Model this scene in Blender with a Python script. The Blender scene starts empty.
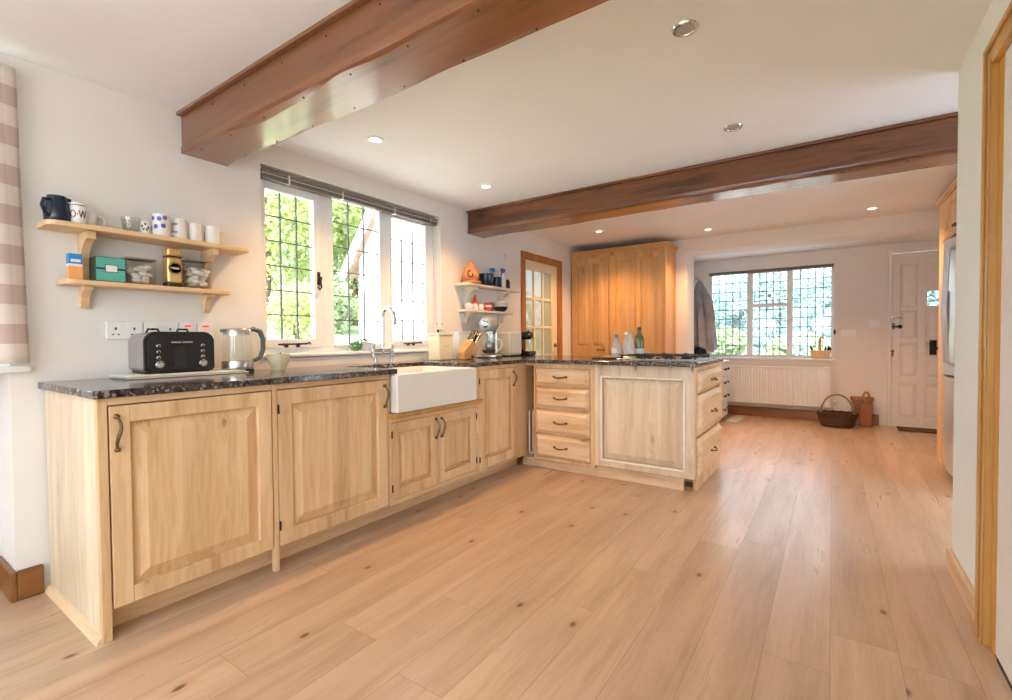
import bpy, bmesh, math, random
from mathutils import Vector, Matrix
random.seed(7)
PI = math.pi
S = bpy.context.scene
COL = S.collection
# ------------------------------------------------------------ camera
cam_d = bpy.data.cameras.new('camera'); cam = bpy.data.objects.new('camera', cam_d); COL.objects.link(cam)
cam_d.sensor_fit = 'HORIZONTAL'; cam_d.sensor_width = 36; cam_d.lens = 36*476.233/1012; cam_d.clip_start = .02; cam_d.clip_end = 200
def _cam():
    yaw, pitch, roll = math.radians(34.4458), math.radians(-1.3206), math.radians(-.42365)
    F = Vector((-math.sin(yaw)*math.cos(pitch), math.cos(yaw)*math.cos(pitch), math.sin(pitch)))
    r = Vector((math.cos(yaw), math.sin(yaw), 0)); u = r.cross(F)
    c, s = math.cos(roll), math.sin(roll)
    r2 = c*r+s*u; u2 = -s*r+c*u
    m = Matrix((r2, u2, -F)).transposed().to_4x4(); m.translation = (0, 0, 1.08)
    return m
cam.matrix_world = _cam()
S.camera = cam
# ------------------------------------------------------------ world, sun, daylight portals, exposure
EXPOSURE = -0.05
WORLD = 7.0
SUN = 20.0
S.view_settings.view_transform = 'Standard'; S.view_settings.look = 'None'
S.view_settings.exposure = EXPOSURE; S.view_settings.gamma = 1; S.view_settings.use_curve_mapping = False
S.cycles.use_denoising = True
S.cycles.max_bounces = 10; S.cycles.diffuse_bounces = 6; S.cycles.glossy_bounces = 4; S.cycles.transparent_max_bounces = 16
S.cycles.sample_clamp_indirect = 6
w = bpy.data.worlds.new('sky'); S.world = w; w.use_nodes = True
bg = w.node_tree.nodes['Background']; bg.inputs[0].default_value = (.70, .85, 1.0, 1); bg.inputs[1].default_value = WORLD
def light(name, kind, loc, rot, energy, color, **kw):
    d = bpy.data.lights.new(name, kind); d.energy = energy; d.color = color
    for k, v in kw.items():
        if k == 'portal': d.cycles.is_portal = v
        else: setattr(d, k, v)
    o = bpy.data.objects.new(name, d); COL.objects.link(o); o.location = loc; o.rotation_euler = rot
    return o
light('sun', 'SUN', (2, -6, 10), Vector((-.22, .62, -.75)).to_track_quat('-Z', 'Y').to_euler(), SUN, (1, .96, .88), angle=.02)
# unseen area lamp added behind the camera for fill
light('added_fill_overhead', 'AREA', (-1.0, -1.5, 2.22), (0, 0, 0), 20, (.95, .97, 1), shape='RECTANGLE', size=2.0, size_y=1.6)
light('added_fill_point', 'POINT', (-1.6, -1.3, 1.45), (0, 0, 0), 20, (.80, .90, 1), shadow_soft_size=.22)  # unseen point lamps, also added as cool fill
light('added_fill_point', 'POINT', (-.3, -1.3, 1.45), (0, 0, 0), 24, (.80, .90, 1), shadow_soft_size=.22)

# ------------------------------------------------------------ node helpers
class G:
    def __init__(s, name):
        s.m = bpy.data.materials.new(name); s.m.use_nodes = True; s.t = s.m.node_tree; s.t.nodes.clear()
        s.out = s.t.nodes.new('ShaderNodeOutputMaterial')
        s.b = s.t.nodes.new('ShaderNodeBsdfPrincipled'); s.t.links.new(s.b.outputs[0], s.out.inputs[0])
    def set(s, inp, v):
        if hasattr(v, 'is_linked') or isinstance(v, bpy.types.NodeSocket): s.t.links.new(v, inp)
        elif isinstance(v, (tuple, list)) and inp.type == 'RGBA' and len(v) == 3: inp.default_value = (*v, 1)
        else: inp.default_value = v
    def n(s, typ, ins=None, out=0, **kw):
        nd = s.t.nodes.new('ShaderNode'+typ)
        for k, v in kw.items(): setattr(nd, k, v)
        for k, v in (ins or {}).items(): s.set(nd.inputs[k], v)
        return nd.outputs[out]
    def ma(s, op, a, b=0.0, c=0.0, clamp=False):
        return s.n('Math', {0: a, 1: b, 2: c}, operation=op, use_clamp=clamp)
    def vm(s, op, a, b=(0, 0, 0)):
        return s.n('VectorMath', {0: a, 1: b}, operation=op)
    def mix(s, f, a, b, mode='MIX'):
        nd = s.t.nodes.new('ShaderNodeMix'); nd.data_type = 'RGBA'; nd.blend_type = mode
        s.set(nd.inputs[0], f); s.set(nd.inputs[6], a); s.set(nd.inputs[7], b)
        return nd.outputs[2]
    def rng(s, v, a, b, c=0.0, d=1.0, smooth=False):
        return s.n('MapRange', {0: v, 1: a, 2: b, 3: c, 4: d}, interpolation_type='SMOOTHSTEP' if smooth else 'LINEAR')
    def noise(s, vec, scale, detail=3, rough=.5, out=0, dist=0.0):
        return s.n('TexNoise', {'Vector': vec, 'Scale': scale, 'Detail': detail, 'Roughness': rough, 'Distortion': dist}, out=out)
    def obj(s, rnd=True):
        c = s.n('TexCoord', out=3)
        if rnd:
            r = s.ma('MULTIPLY', s.n('ObjectInfo', out=5), 37.0)
            c = s.vm('ADD', c, s.n('CombineXYZ', {0: r, 1: r, 2: r}))
        return c
    def P(s, **kw):
        for k, v in kw.items():
            s.set(s.b.inputs[{'col': 'Base Color', 'rough': 'Roughness', 'metal': 'Metallic', 'spec': 'Specular IOR Level', 'coat': 'Coat Weight',
                              'coatr': 'Coat Roughness', 'alpha': 'Alpha', 'trans': 'Transmission Weight', 'ior': 'IOR', 'emit': 'Emission Color', 'es': 'Emission Strength',
                              'normal': 'Normal', 'sheen': 'Sheen Weight', 'sub': 'Subsurface Weight'}[k]], v)
        return s
    def bump(s, h, strength=.2, dist=.01):
        s.P(normal=s.n('Bump', {'Strength': strength, 'Distance': dist, 'Height': h}))
def sw(c, a, b, d): return tuple(v for v in (a, b, d))
def flat(name, col, rough=.5, metal=0., var=.06, scale=20, **kw):
    g = G(name); v = g.obj()
    n = g.noise(v, scale, 3)
    c = g.mix(g.rng(n, .3, .7), tuple(x*(1-var) for x in col), tuple(min(1, x*(1+var)) for x in col))
    g.P(col=c, rough=rough, metal=metal, **kw)
    return g.m
def wood(name, dark, mid, lite, axis='Z', rough=.45, knots=.5, knotcol=None, streak=1.0, scale=1.0, coat=0., world=False, bump=.12):
    g = G(name)
    v = g.n('NewGeometry', out=0) if world else g.obj()
    A = {'X': (.7, 9, 9), 'Y': (9, .7, 9), 'Z': (9, 9, .7)}[axis]
    K = {'X': (2.2, 6.5, 6.5), 'Y': (6.5, 2.2, 6.5), 'Z': (6.5, 6.5, 2.2)}[axis]
    warp = g.vm('SCALE', g.noise(v, 2.2, 2, out=1)); warp.node.inputs[3].default_value = .05
    vv = g.vm('ADD', v, warp)
    kn = g.n('TexVoronoi', {'Vector': g.vm('MULTIPLY', vv, tuple(k*scale for k in K)), 'Scale': 1.0, 'Randomness': 1.0}, out=0)
    kc = g.n('TexVoronoi', {'Vector': g.vm('MULTIPLY', vv, tuple(k*scale for k in K)), 'Scale': 1.0, 'Randomness': 1.0}, out=1)
    sep = g.n('SeparateColor', {0: kc}, out=0)
    on = g.ma('LESS_THAN', sep, knots*.9)
    km = g.ma('MULTIPLY', g.rng(kn, .12, .05, smooth=True), on)
    halo = g.ma('MULTIPLY', g.rng(kn, .34, .08, smooth=True), on)
    gv = g.vm('MULTIPLY', vv, tuple(a*scale for a in A))
    n1 = g.noise(gv, 1.6, 4, .6)
    n2 = g.noise(gv, 7.0, 3, .6)
    ring = g.ma('SINE', g.ma('MULTIPLY', g.ma('ADD', n1, g.ma('MULTIPLY', halo, .25)), 34*streak))
    f = g.ma('ADD', g.ma('MULTIPLY', n1, .75), g.ma('ADD', g.ma('MULTIPLY', ring, .035), g.ma('MULTIPLY', n2, .25)))
    c = g.mix(g.rng(f, .25, .5), dark, mid); c = g.mix(g.rng(f, .45, .78), c, lite)
    c = g.mix(g.ma('MULTIPLY', halo, .35), c, dark)
    c = g.mix(g.ma('MULTIPLY', km, .75), c, knotcol or (dark[0]*.45, dark[1]*.38, dark[2]*.35))
    ax = {'X': 1, 'Y': 2, 'Z': 0}[axis]
    sm_ = g.ma('ADD', g.n('SeparateXYZ', {0: v}, out=0), g.n('SeparateXYZ', {0: v}, out=1)) if axis == 'Z' else g.n('SeparateXYZ', {0: v}, out=2)
    bd = g.n('TexWhiteNoise', {'W': g.ma('FLOOR', g.ma('DIVIDE', sm_, .105))}, noise_dimensions='1D', out=0)
    tn = g.rng(bd, 0., 1., .90, 1.06); c = g.mix(1., c, g.n('CombineColor', {0: tn, 1: g.ma('POWER', tn, 1.15), 2: g.ma('POWER', tn, 1.3)}), 'MULTIPLY')
    g.P(col=c, rough=rough, coat=coat, coatr=.15)
    g.bump(f, bump, .004)
    return g.m
def glass(name, tint=(1, 1, 1), gloss=.10, rough=.02):
    g = G(name); g.t.nodes.remove(g.b)
    tr = g.n('BsdfTransparent', {0: tint}); gl = g.n('BsdfGlossy', {'Color': (1, 1, 1), 'Roughness': rough})
    lw = g.n('LayerWeight', {0: .5}, out=1)
    ms = g.n('MixShader', {0: g.ma('ADD', .05*gloss*10, g.ma('MULTIPLY', g.ma('POWER', lw, 5.0), .8)), 1: tr, 2: gl})
    g.t.links.new(ms, g.out.inputs[0])
    return g.m
M = {}
M['plaster'] = (lambda g: (g.P(col=g.mix(g.rng(g.noise(g.obj(False), 1.2, 3), .3, .7), (.74, .71, .68), (.80, .775, .745)), rough=.85), g.bump(g.noise(g.obj(False), 18, 4), .08, .01), g.m)[-1])(G('painted_plaster'))
M['stub_lit'] = flat('plaster_with_window_light', (.82, .87, .84), .8, var=.01, scale=2)  # wall plaster lightened and greened, window light put into the colour
M['ceiling'] = flat('ceiling_paint', (.83, .85, .87), .9, var=.02, scale=2)
M['whitepaint'] = flat('white_gloss_paint', (.80, .81, .82), .3, var=.02)
M['doorpaint'] = flat('white_door_paint', (.80, .77, .74), .4, var=.03)
M['pvc'] = flat('white_plastic', (.82, .82, .81), .35, var=.02)
M['cream'] = flat('cream_enamel', (.82, .72, .50), .3, var=.03)
M['greypanel'] = flat('pale_grey_enamel', (.62, .63, .58), .35)
M['pineZ'] = wood('limed_pine_upright_grain', (.57, .32, .14), (.78, .52, .285), (.86, .63, .40), 'Z')
M['pineY'] = wood('limed_pine_long_grain', (.57, .33, .15), (.78, .53, .30), (.86, .64, .41), 'Y')
M['pineX'] = wood('limed_pine_cross_grain', (.59, .36, .18), (.79, .56, .345), (.87, .68, .48), 'X')
M['pinePale'] = wood('pale_limed_pine_board', (.56, .41, .26), (.74, .60, .43), (.82, .71, .54), 'Z', knots=.9)
M['pineEdgeLight'] = flat('pine_moulding_with_highlight', (.88, .82, .73), .4)  # pine made paler, the light on the moulding edges put into its colour
M['honeyZ'] = wood('honey_pine_upright_grain', (.48, .25, .085), (.60, .345, .135), (.68, .42, .18), 'Z', rough=.4, knots=.7)
M['honeyX'] = wood('honey_pine_cross_grain', (.48, .25, .085), (.60, .345, .135), (.68, .42, .18), 'X', rough=.4)
M['shelfpine'] = wood('plain_pine_shelf', (.58, .34, .16), (.74, .50, .28), (.82, .60, .37), 'Y', knots=.2)
M['shelfcream'] = flat('cream_painted_shelf', (.74, .66, .56), .5)
M['beam'] = wood('varnished_oak_beam', (.07, .022, .008), (.19, .068, .024), (.29, .115, .045), 'X', rough=.30, knots=.6, coat=.7, streak=.5, scale=.6, world=True)
M['beamold'] = wood('aged_oak_beam', (.022, .006, .003), (.13, .042, .013), (.33, .125, .042), 'X', rough=.32, knots=.8, coat=.55, streak=1.2, scale=.8, world=True)
M['skirtY'] = wood('oak_skirting_y', (.15, .05, .012), (.25, .095, .025), (.32, .135, .04), 'Y', rough=.35, knots=.1, world=True)
M['skirtX'] = wood('oak_skirting_x', (.15, .05, .012), (.25, .095, .025), (.32, .135, .04), 'X', rough=.35, knots=.1, world=True)
M['architrave'] = wood('golden_pine_architrave', (.42, .19, .035), (.56, .29, .07), (.66, .38, .11), 'Z', rough=.35, knots=.1)
M['brownframe'] = wood('brown_door_frame', (.25, .09, .02), (.38, .15, .04), (.48, .21, .06), 'Z', rough=.4, knots=.2)
M['brass'] = flat('aged_bronze_metal', (.20, .12, .07), .35, .9, var=.2, scale=60)
M['iron'] = flat('black_iron', (.02, .02, .022), .45, .4)
M['steel'] = flat('brushed_steel', (.62, .62, .61), .28, 1.0, var=.04)
M['chrome'] = flat('chrome', (.62, .64, .67), .14, 1.0, var=.01)
M['black'] = flat('black_gloss_plastic', (.012, .012, .014), .18, var=.1)
M['blackmat'] = flat('black_matt_plastic', (.02, .02, .022), .5)
M['silverfridge'] = flat('silver_fridge_enamel', (.60, .63, .64), .3, .35, var=.02)
M['ceramic'] = flat('white_fireclay', (.86, .85, .81), .12, var=.01)
M['mugwhite'] = flat('white_china', (.80, .79, .77), .2, var=.01)
M['navy'] = flat('navy_glaze', (.008, .022, .055), .12, var=.2)
M['blue'] = flat('blue_print', (.10, .12, .42), .3)
M['darkprint'] = flat('dark_print', (.05, .05, .06), .4)
M['red'] = flat('red_glaze', (.55, .06, .05), .35)
M['redneon'] = (lambda g: (g.P(col=(.6, .02, .02), emit=(1, .05, .04), es=1.5), g.m)[-1])(G('lit_red_neon'))
M['teal'] = flat('teal_tin_print', (.10, .42, .36), .3)
M['tealdark'] = flat('dark_green_tin_side', (.02, .06, .05), .35)
M['gold'] = flat('gold_label', (.72, .50, .20), .32, .6)
M['coffee'] = flat('dark_coffee', (.05, .025, .015), .5)
M['boxblue'] = flat('blue_card', (.02, .24, .62), .5)
M['boxorange'] = flat('orange_card', (.80, .38, .14), .5)
M['terracotta'] = flat('terracotta', (.60, .25, .11), .6, var=.15)
M['mixerblue'] = flat('pale_blue_enamel', (.40, .50, .55), .2, .1)
M['kettlegrey'] = flat('grey_green_rubber', (.10, .13, .12), .4)
M['blind'] = flat('taupe_blind_fabric', (.20, .17, .16), .6)
M['lead'] = flat('lead_came', (.10, .11, .12), .5, .3)
M['toastergrey'] = flat('warm_grey_metal', (.42, .39, .37), .38, .6)
M['greencol'] = flat('green_leaf_small', (.10, .30, .10), .5, var=.4)
M['olive'] = flat('olive_green_glass', (.10, .13, .015), .08, spec=.8)
M['clearliq'] = flat('clear_bottle', (.50, .54, .54), .06, spec=.8)
M['labelwhite'] = flat('white_label', (.78, .77, .74), .5)
M['wicker'] = (lambda g: (g.P(col=g.mix(g.rng(g.n('TexWave', {'Vector': g.obj(False), 'Scale': 14.0, 'Distortion': 3.0}, bands_direction='Z'), .2, .8), (.03, .011, .006), (.13, .045, .02)), rough=.5), g.bump(g.n('TexWave', {'Vector': g.obj(False), 'Scale': 14.0, 'Distortion': 3.0}, bands_direction='Z'), .8, .01), g.m)[-1])(G('dark_wicker'))
M['caneh'] = flat('golden_cane', (.33, .20, .07), .5, var=.3)
M['coatgrey'] = flat('grey_jacket_cloth', (.28, .29, .33), .8, var=.2, scale=8)
M['coatnavy'] = flat('navy_jacket_cloth', (.02, .035, .07), .8, var=.2)
M['matbrown'] = flat('brown_coir', (.10, .05, .025), .95, var=.4, scale=80)
M['glasspane'] = glass('window_glass')
M['ripple'] = (lambda g: (g.P(col=(.46, .52, .40), rough=.12, alpha=.72), g.bump(g.noise(g.obj(False), 30, 2), .5, .01), g.m)[-1])(G('rippled_door_glass'))
M['bottleglass'] = (lambda g: (g.P(col=(.62, .68, .68), rough=.06, spec=.8, alpha=.5), g.m)[-1])(G('pale_bottle_glass'))
M['glassclear'] = glass('clear_glass', (.93, .96, .95))
M['glassbox'] = glass('smoked_clear_plastic', (.88, .88, .86))
M['extwall'] = flat('white_render', (.80, .78, .74), .9, var=.05, scale=6)
M['rooftile'] = flat('clay_roof_tile', (.30, .20, .15), .8, var=.3, scale=12)
M['bark'] = flat('tree_bark', (.12, .08, .05), .9, var=.3)
def leafmat(name, a, b):
    g = G(name)
    r = g.n('ObjectInfo', out=5)
    n = g.noise(g.n('TexCoord', out=3), 2.5, 4)
    c = g.mix(g.rng(n, .35, .65), a, b)
    d = g.n('BsdfDiffuse', {'Color': c}); t = g.n('BsdfTranslucent', {'Color': c})
    ms = g.n('MixShader', {0: .45, 1: d, 2: t}); g.t.links.new(ms, g.out.inputs[0])
    return g.m
M['leafY'] = leafmat('yellow_green_leaves', (.36, .44, .16), (.60, .66, .34))
M['leafG'] = leafmat('fresh_green_leaves', (.24, .33, .19), (.46, .54, .34))
M['leafB'] = leafmat('blue_green_leaves', (.26, .40, .38), (.48, .62, .62))
M['grass'] = (lambda g: (g.P(col=g.mix(g.rng(g.noise(g.obj(False), 3, 5), .3, .7), (.36, .42, .24), (.52, .57, .36)), rough=.9), g.m)[-1])(G('lawn_grass'))
M['bounceground'] = flat('pale_bounce_ground', (.68, .66, .62), .8, var=.06, scale=6)  # kept pale to bounce sunlight up indoors from unseen ground
M['paving'] = flat('pale_gravel', (.45, .42, .38), .9, var=.15, scale=30)
M['emit'] = (lambda g: (g.P(col=(1, 1, 1), emit=(1, .93, .82), es=6.0), g.m)[-1])(G('lit_lamp_lens'))
M['lensoff'] = flat('unlit_lamp_lens', (.45, .44, .42), .2)
def granite():
    g = G('polished_brown_granite'); v = g.obj(False)
    a = g.noise(v, 60, 4, .7); b = g.noise(g.vm('ADD', v, (3, 1, 2)), 140, 2, .6); vo = g.n('TexVoronoi', {'Vector': v, 'Scale': 95.0}, out=1)
    s1 = g.n('SeparateColor', {0: vo}, out=0)
    c = g.mix(g.rng(a, .42, .6), (.014, .012, .013), (.075, .06, .055))
    c = g.mix(g.rng(s1, .80, .86), c, (.26, .23, .21)); c = g.mix(g.rng(b, .62, .7), c, (.16, .06, .04))
    g.P(col=c, rough=.12, spec=.6); return g.m
M['granite'] = granite()
def floor_mat():
    g = G('oak_floorboards'); v = g.n('NewGeometry', out=0)
    x = g.n('SeparateXYZ', {0: v}, out=0); y = g.n('SeparateXYZ', {0: v}, out=1)
    W, Ln = .1925, 2.1
    xs = g.ma('DIVIDE', g.ma('ADD', x, 19.25), W); row = g.ma('FLOOR', xs)
    off = g.n('TexWhiteNoise', {'W': row}, noise_dimensions='1D', out=0)
    ys = g.ma('ADD', g.ma('DIVIDE', g.ma('ADD', y, 20), Ln), g.ma('MULTIPLY', off, 7.3)); colm = g.ma('FLOOR', ys)
    idv = g.n('CombineXYZ', {0: row, 1: colm, 2: 0.})
    rc = g.n('TexWhiteNoise', {'Vector': idv}, noise_dimensions='3D', out=1); rv = g.n('TexWhiteNoise', {'Vector': idv}, noise_dimensions='3D', out=0)
    fx = g.ma('FRACT', xs); fy = g.ma('FRACT', ys)
    ex = g.ma('MULTIPLY', g.ma('MINIMUM', fx, g.ma('SUBTRACT', 1., fx)), W)
    ey = g.ma('MULTIPLY', g.ma('MINIMUM', fy, g.ma('SUBTRACT', 1., fy)), Ln)
    edge = g.rng(g.ma('MINIMUM', ex, ey), .0004, .0022, 1., 0., smooth=True)
    pv = g.vm('ADD', v, g.vm('MULTIPLY', rc, (9, 13, 5)))
    warp = g.n('VectorMath', {0: g.noise(pv, 3.0, 2, out=1), 3: .09}, operation='SCALE')
    warp.node.inputs[3].default_value = .035
    pv = g.vm('ADD', pv, warp)
    gr = g.noise(g.vm('MULTIPLY', pv, (8, .8, 8)), 1.3, 5, .6)
    fine = g.noise(g.vm('MULTIPLY', pv, (60, 3.0, 60)), 1.5, 2, .6)
    kv = g.vm('MULTIPLY', pv, (5.2, 3.0, 1.))
    kd = g.n('TexVoronoi', {'Vector': kv, 'Scale': 1.}, voronoi_dimensions='2D', out=0); kcol = g.n('TexVoronoi', {'Vector': kv, 'Scale': 1.}, voronoi_dimensions='2D', out=1)
    on = g.ma('LESS_THAN', g.n('SeparateColor', {0: kcol}, out=0), .15)
    km = g.ma('MULTIPLY', g.rng(kd, .085, .02, smooth=True), on); halo = g.ma('MULTIPLY', g.rng(kd, .30, .04, smooth=True), on)
    f = g.ma('ADD', g.ma('MULTIPLY', gr, .75), g.ma('MULTIPLY', fine, .25))
    c = g.mix(g.rng(f, .30, .52), (.40, .265, .168), (.52, .36, .245)); c = g.mix(g.rng(f, .5, .72), c, (.59, .42, .30))
    tone = g.rng(rv, 0., 1., .90, 1.07)
    c = g.mix(1., c, g.n('CombineColor', {0: tone, 1: tone, 2: g.ma('MULTIPLY', tone, .985)}), 'MULTIPLY')
    c = g.mix(g.ma('MULTIPLY', halo, .35), c, (.40, .24, .13)); c = g.mix(g.ma('MULTIPLY', km, .85), c, (.085, .05, .035))
    c = g.mix(g.ma('MULTIPLY', edge, .42), c, (.16, .09, .05))
    g.P(col=c, rough=g.rng(f, .3, .7, .36, .26), spec=.5)
    g.bump(g.ma('SUBTRACT', g.ma('MULTIPLY', f, .25), edge), .18, .003); return g.m
M['floor'] = floor_mat()
def check_fabric():
    g = G('taupe_checked_curtain_fabric'); v = g.n('TexCoord', out=2)   # uv
    x = g.n('SeparateXYZ', {0: v}, out=0); y = g.n('SeparateXYZ', {0: v}, out=1)
    a = g.ma('GREATER_THAN', g.ma('FRACT', g.ma('MULTIPLY', x, 3.0)), .5); b = g.ma('GREATER_THAN', g.ma('FRACT', g.ma('MULTIPLY', y, 7.5)), .5)
    s_ = g.ma('MULTIPLY', g.ma('ADD', g.ma('MULTIPLY', a, .35), b), .74)
    g.P(col=g.mix(s_, (.74, .66, .60), (.50, .37, .34)), rough=.9, sheen=.2); return g.m
M['check'] = check_fabric()

# ------------------------------------------------------------ mesh helpers
class MB:
    def __init__(s, f=None): s.bm = bmesh.new(); s.f = f or (lambda a, b, c: (a, b, c)); s.mi = 0
    def v(s, p): return s.bm.verts.new(s.f(*p))
    def face(s, vs, smooth=False):
        try: f = s.bm.faces.new(vs)
        except ValueError: return
        f.material_index = s.mi; f.smooth = smooth; return f
    def box(s, a, b):
        x0, y0, z0 = a; x1, y1, z1 = b
        v = [s.v(p) for p in ((x0, y0, z0), (x1, y0, z0), (x1, y1, z0), (x0, y1, z0), (x0, y0, z1), (x1, y0, z1), (x1, y1, z1), (x0, y1, z1))]
        for q in ((0, 1, 2, 3), (4, 5, 6, 7), (0, 1, 5, 4), (1, 2, 6, 5), (2, 3, 7, 6), (3, 0, 4, 7)): s.face([v[i] for i in q])
        return s
    def frustum(s, r0, w0, r1, w1):
        # rectangles (u0,v0,u1,v1) at depth w0 and w1 (uvw order = u, v, w)
        def rect(r, w): return [s.v(p) for p in ((r[0], r[1], w), (r[2], r[1], w), (r[2], r[3], w), (r[0], r[3], w))]
        a, b = rect(r0, w0), rect(r1, w1)
        s.face(a); s.face(b)
        for i in range(4): s.face([a[i], a[(i+1) % 4], b[(i+1) % 4], b[i]])
        return s
    def prism(s, pts, lo, hi, axis='z'):
        m = {'z': lambda p, h: (p[0], p[1], h), 'x': lambda p, h: (h, p[0], p[1]), 'y': lambda p, h: (p[0], h, p[1])}[axis]
        a = [s.v(m(p, lo)) for p in pts]; b = [s.v(m(p, hi)) for p in pts]
        s.face(a); s.face(b)
        for i in range(len(pts)): s.face([a[i], a[(i+1) % len(pts)], b[(i+1) % len(pts)], b[i]])
        return s
    def lathe(s, prof, c=(0, 0, 0), n=24, sx=1, sy=1, axis='z', cap=True):
        rings = []
        for r, h in prof:
            R = []
            for i in range(n):
                a = 2*PI*i/n; p = (r*math.cos(a)*sx, r*math.sin(a)*sy, h)
                if axis == 'x': p = (p[2], p[0], p[1])
                if axis == 'y': p = (p[0], p[2], p[1])
                R.append(s.v((p[0]+c[0], p[1]+c[1], p[2]+c[2])))
            rings.append(R)
        for a, b in zip(rings, rings[1:]):
            for i in range(n): s.face([a[i], a[(i+1) % n], b[(i+1) % n], b[i]], True)
        if cap:
            s.face(rings[0]); s.face(rings[-1])
        return s
    def cyl(s, c, r, h, n=20, axis='z'): return s.lathe([(r, 0), (r, h)], c, n, axis=axis)
    def ball(s, c, r, n=14, k=8, sx=1, sy=1, sz=1):
        return s.lathe([(r*max(.02, math.sin(PI*i/k)), -r*math.cos(PI*i/k)*sz) for i in range(k+1)], c, n, sx, sy)
    def tube(s, pts, r, n=8, closed=False):
        P_ = [Vector(p) for p in pts]; N = len(P_); rings = []
        rr = r if isinstance(r, (list, tuple)) else [r]*N
        prev = None
        for i in range(N):
            if closed: t = (P_[(i+1) % N]-P_[(i-1) % N])
            else: t = P_[min(i+1, N-1)]-P_[max(i-1, 0)]
            t.normalize()
            if prev is None: u = t.orthogonal().normalized()
            else:
                u = prev-t*prev.dot(t)
                u = u.normalized() if u.length > 1e-6 else t.orthogonal().normalized()
            prev = u; w_ = t.cross(u)
            rings.append([s.v(P_[i]+rr[i]*(math.cos(2*PI*k/n)*u+math.sin(2*PI*k/n)*w_)) for k in range(n)])
        prs = list(zip(rings, rings[1:]))+([(rings[-1], rings[0])] if closed else [])
        for a, b in prs:
            for i in range(n): s.face([a[i], a[(i+1) % n], b[(i+1) % n], b[i]], True)
        if not closed: s.face(rings[0]); s.face(rings[-1])
        return s
    def build(s, name, mat, parent=None, bev=0., seg=2, angle=40, loc=None, recalc=True, sub=0):
        if recalc: bmesh.ops.recalc_face_normals(s.bm, faces=s.bm.faces)
        me = bpy.data.meshes.new(name); 
        off = Vector((0, 0, 0))
        if parent is not None and not s_local[0]:
            q = parent
            while q is not None: off += q.location; q = q.parent
        if loc is not None: off += Vector(loc)
        if off.length: bmesh.ops.translate(s.bm, verts=s.bm.verts, vec=-off)
        s.bm.to_mesh(me); s.bm.free()
        for m_ in (mat if isinstance(mat, (list, tuple)) else [mat]): me.materials.append(m_)
        if any(p.use_smooth for p in me.polygons): me.set_sharp_from_angle(angle=math.radians(angle))
        o = bpy.data.objects.new(name, me); COL.objects.link(o)
        if parent is not None: o.parent = parent
        if loc is not None: o.location = Vector(loc)
        if bev:
            b = o.modifiers.new('bevel', 'BEVEL'); b.width = bev; b.segments = seg; b.limit_method = 'ANGLE'; b.angle_limit = math.radians(35)
        if sub:
            b = o.modifiers.new('sub', 'SUBSURF'); b.levels = sub; b.render_levels = sub
        return o
s_local = [False]
def arc(c, r, a0, a1, n, plane='xz'):
    out = []
    for i in range(n+1):
        a = a0+(a1-a0)*i/n; p, q = r*math.cos(a), r*math.sin(a)
        out.append({'xz': (c[0]+p, c[1], c[2]+q), 'yz': (c[0], c[1]+p, c[2]+q), 'xy': (c[0]+p, c[1]+q, c[2])}[plane])
    return out
def thing(name, label, cat, loc=(0, 0, 0), rz=0., group=None):
    o = bpy.data.objects.new(name, None); COL.objects.link(o); o.location = loc; o.rotation_euler = (0, 0, rz); o.empty_display_size = .05
    o['label'] = label; o['category'] = cat
    if group: o['group'] = group
    return o
def tag(o, label, cat, group=None, kind=None):
    o['label'] = label; o['category'] = cat
    if group: o['group'] = group
    if kind: o['kind'] = kind
    return o
def struct(o, label=None):
    o['kind'] = 'structure'
    if label: o['label'] = label
    return o
def sroot(name, loc=(0, 0, 0)):
    o = bpy.data.objects.new(name, None); COL.objects.link(o); o.location = loc; o['kind'] = 'structure'; return o
def dup(root, loc=None, rz=None, label=None):
    r = root.copy(); COL.objects.link(r)
    if loc is not None: r.location = loc
    if rz is not None: r.rotation_euler = (0, 0, rz)
    if label: r['label'] = label
    for ch in list(root.children):
        c = ch.copy(); COL.objects.link(c); c.parent = r
        for g_ in list(ch.children):
            d = g_.copy(); COL.objects.link(d); d.parent = c
    return r

# ============================================================ STRUCTURE
WX = -2.816; FX = -2.136; PY = 3.41; PX = -.78; CZ = 2.27; RX = .46; FAR = 7.3
HY = 6.03; AX = -1.465; WEST = -3.25; EAST = 1.7; BACK = -3.3
def sbox(name, a, b, mat, bev=0, label=None):
    return struct(MB().box(a, b).build(name, M[mat], None, bev, loc=((a[0]+b[0])/2, (a[1]+b[1])/2, a[2])), label)
sbox('floor', (-3.5, -3.6, -.12), (2.0, 7.75, 0), 'floor')
# left wall with window opening Y 1.534..3.108 z 1.0..2.14, inner face X=WX, thickness to -3.0 ; door opening Y 4.47..5.27 z 0..1.98
mb = MB(); T = -3.04
mb.box((T, .463, 0), (WX, 1.534, CZ)); mb.box((T, 1.534, 0), (WX, 3.108, .985)); mb.box((T, 1.534, 2.14), (WX, 3.108, CZ))
mb.box((T, 3.108, 0), (WX, 4.44, CZ)); mb.box((T, 4.44, 1.99), (WX, 5.30, CZ)); mb.box((T, 5.30, 0), (WX, HY+.4, CZ))
struct(mb.build('wall_left', M['plaster'], loc=(WX, 3, 0)), 'white plastered wall with the sink window and shelves')
# bay recess wall left of the cupboards (window behind the curtain)
mb = MB(); BX = -3.10
mb.box((BX-.3, .463, 0), (T, .70, CZ)); mb.box((BX-.3, -1.7, 0), (BX, .463, .96)); mb.box((BX-.3, -1.7, 2.12), (BX, .463, CZ))
mb.box((BX-.3, -3.3, 0), (WX, -1.7, CZ)); mb.box((BX-.3, .36, .96), (BX, .463, 2.12))
struct(mb.build('wall_bay', M['plaster'], loc=(BX, -.5, 0)), 'white wall of the curtained bay recess')
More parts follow.
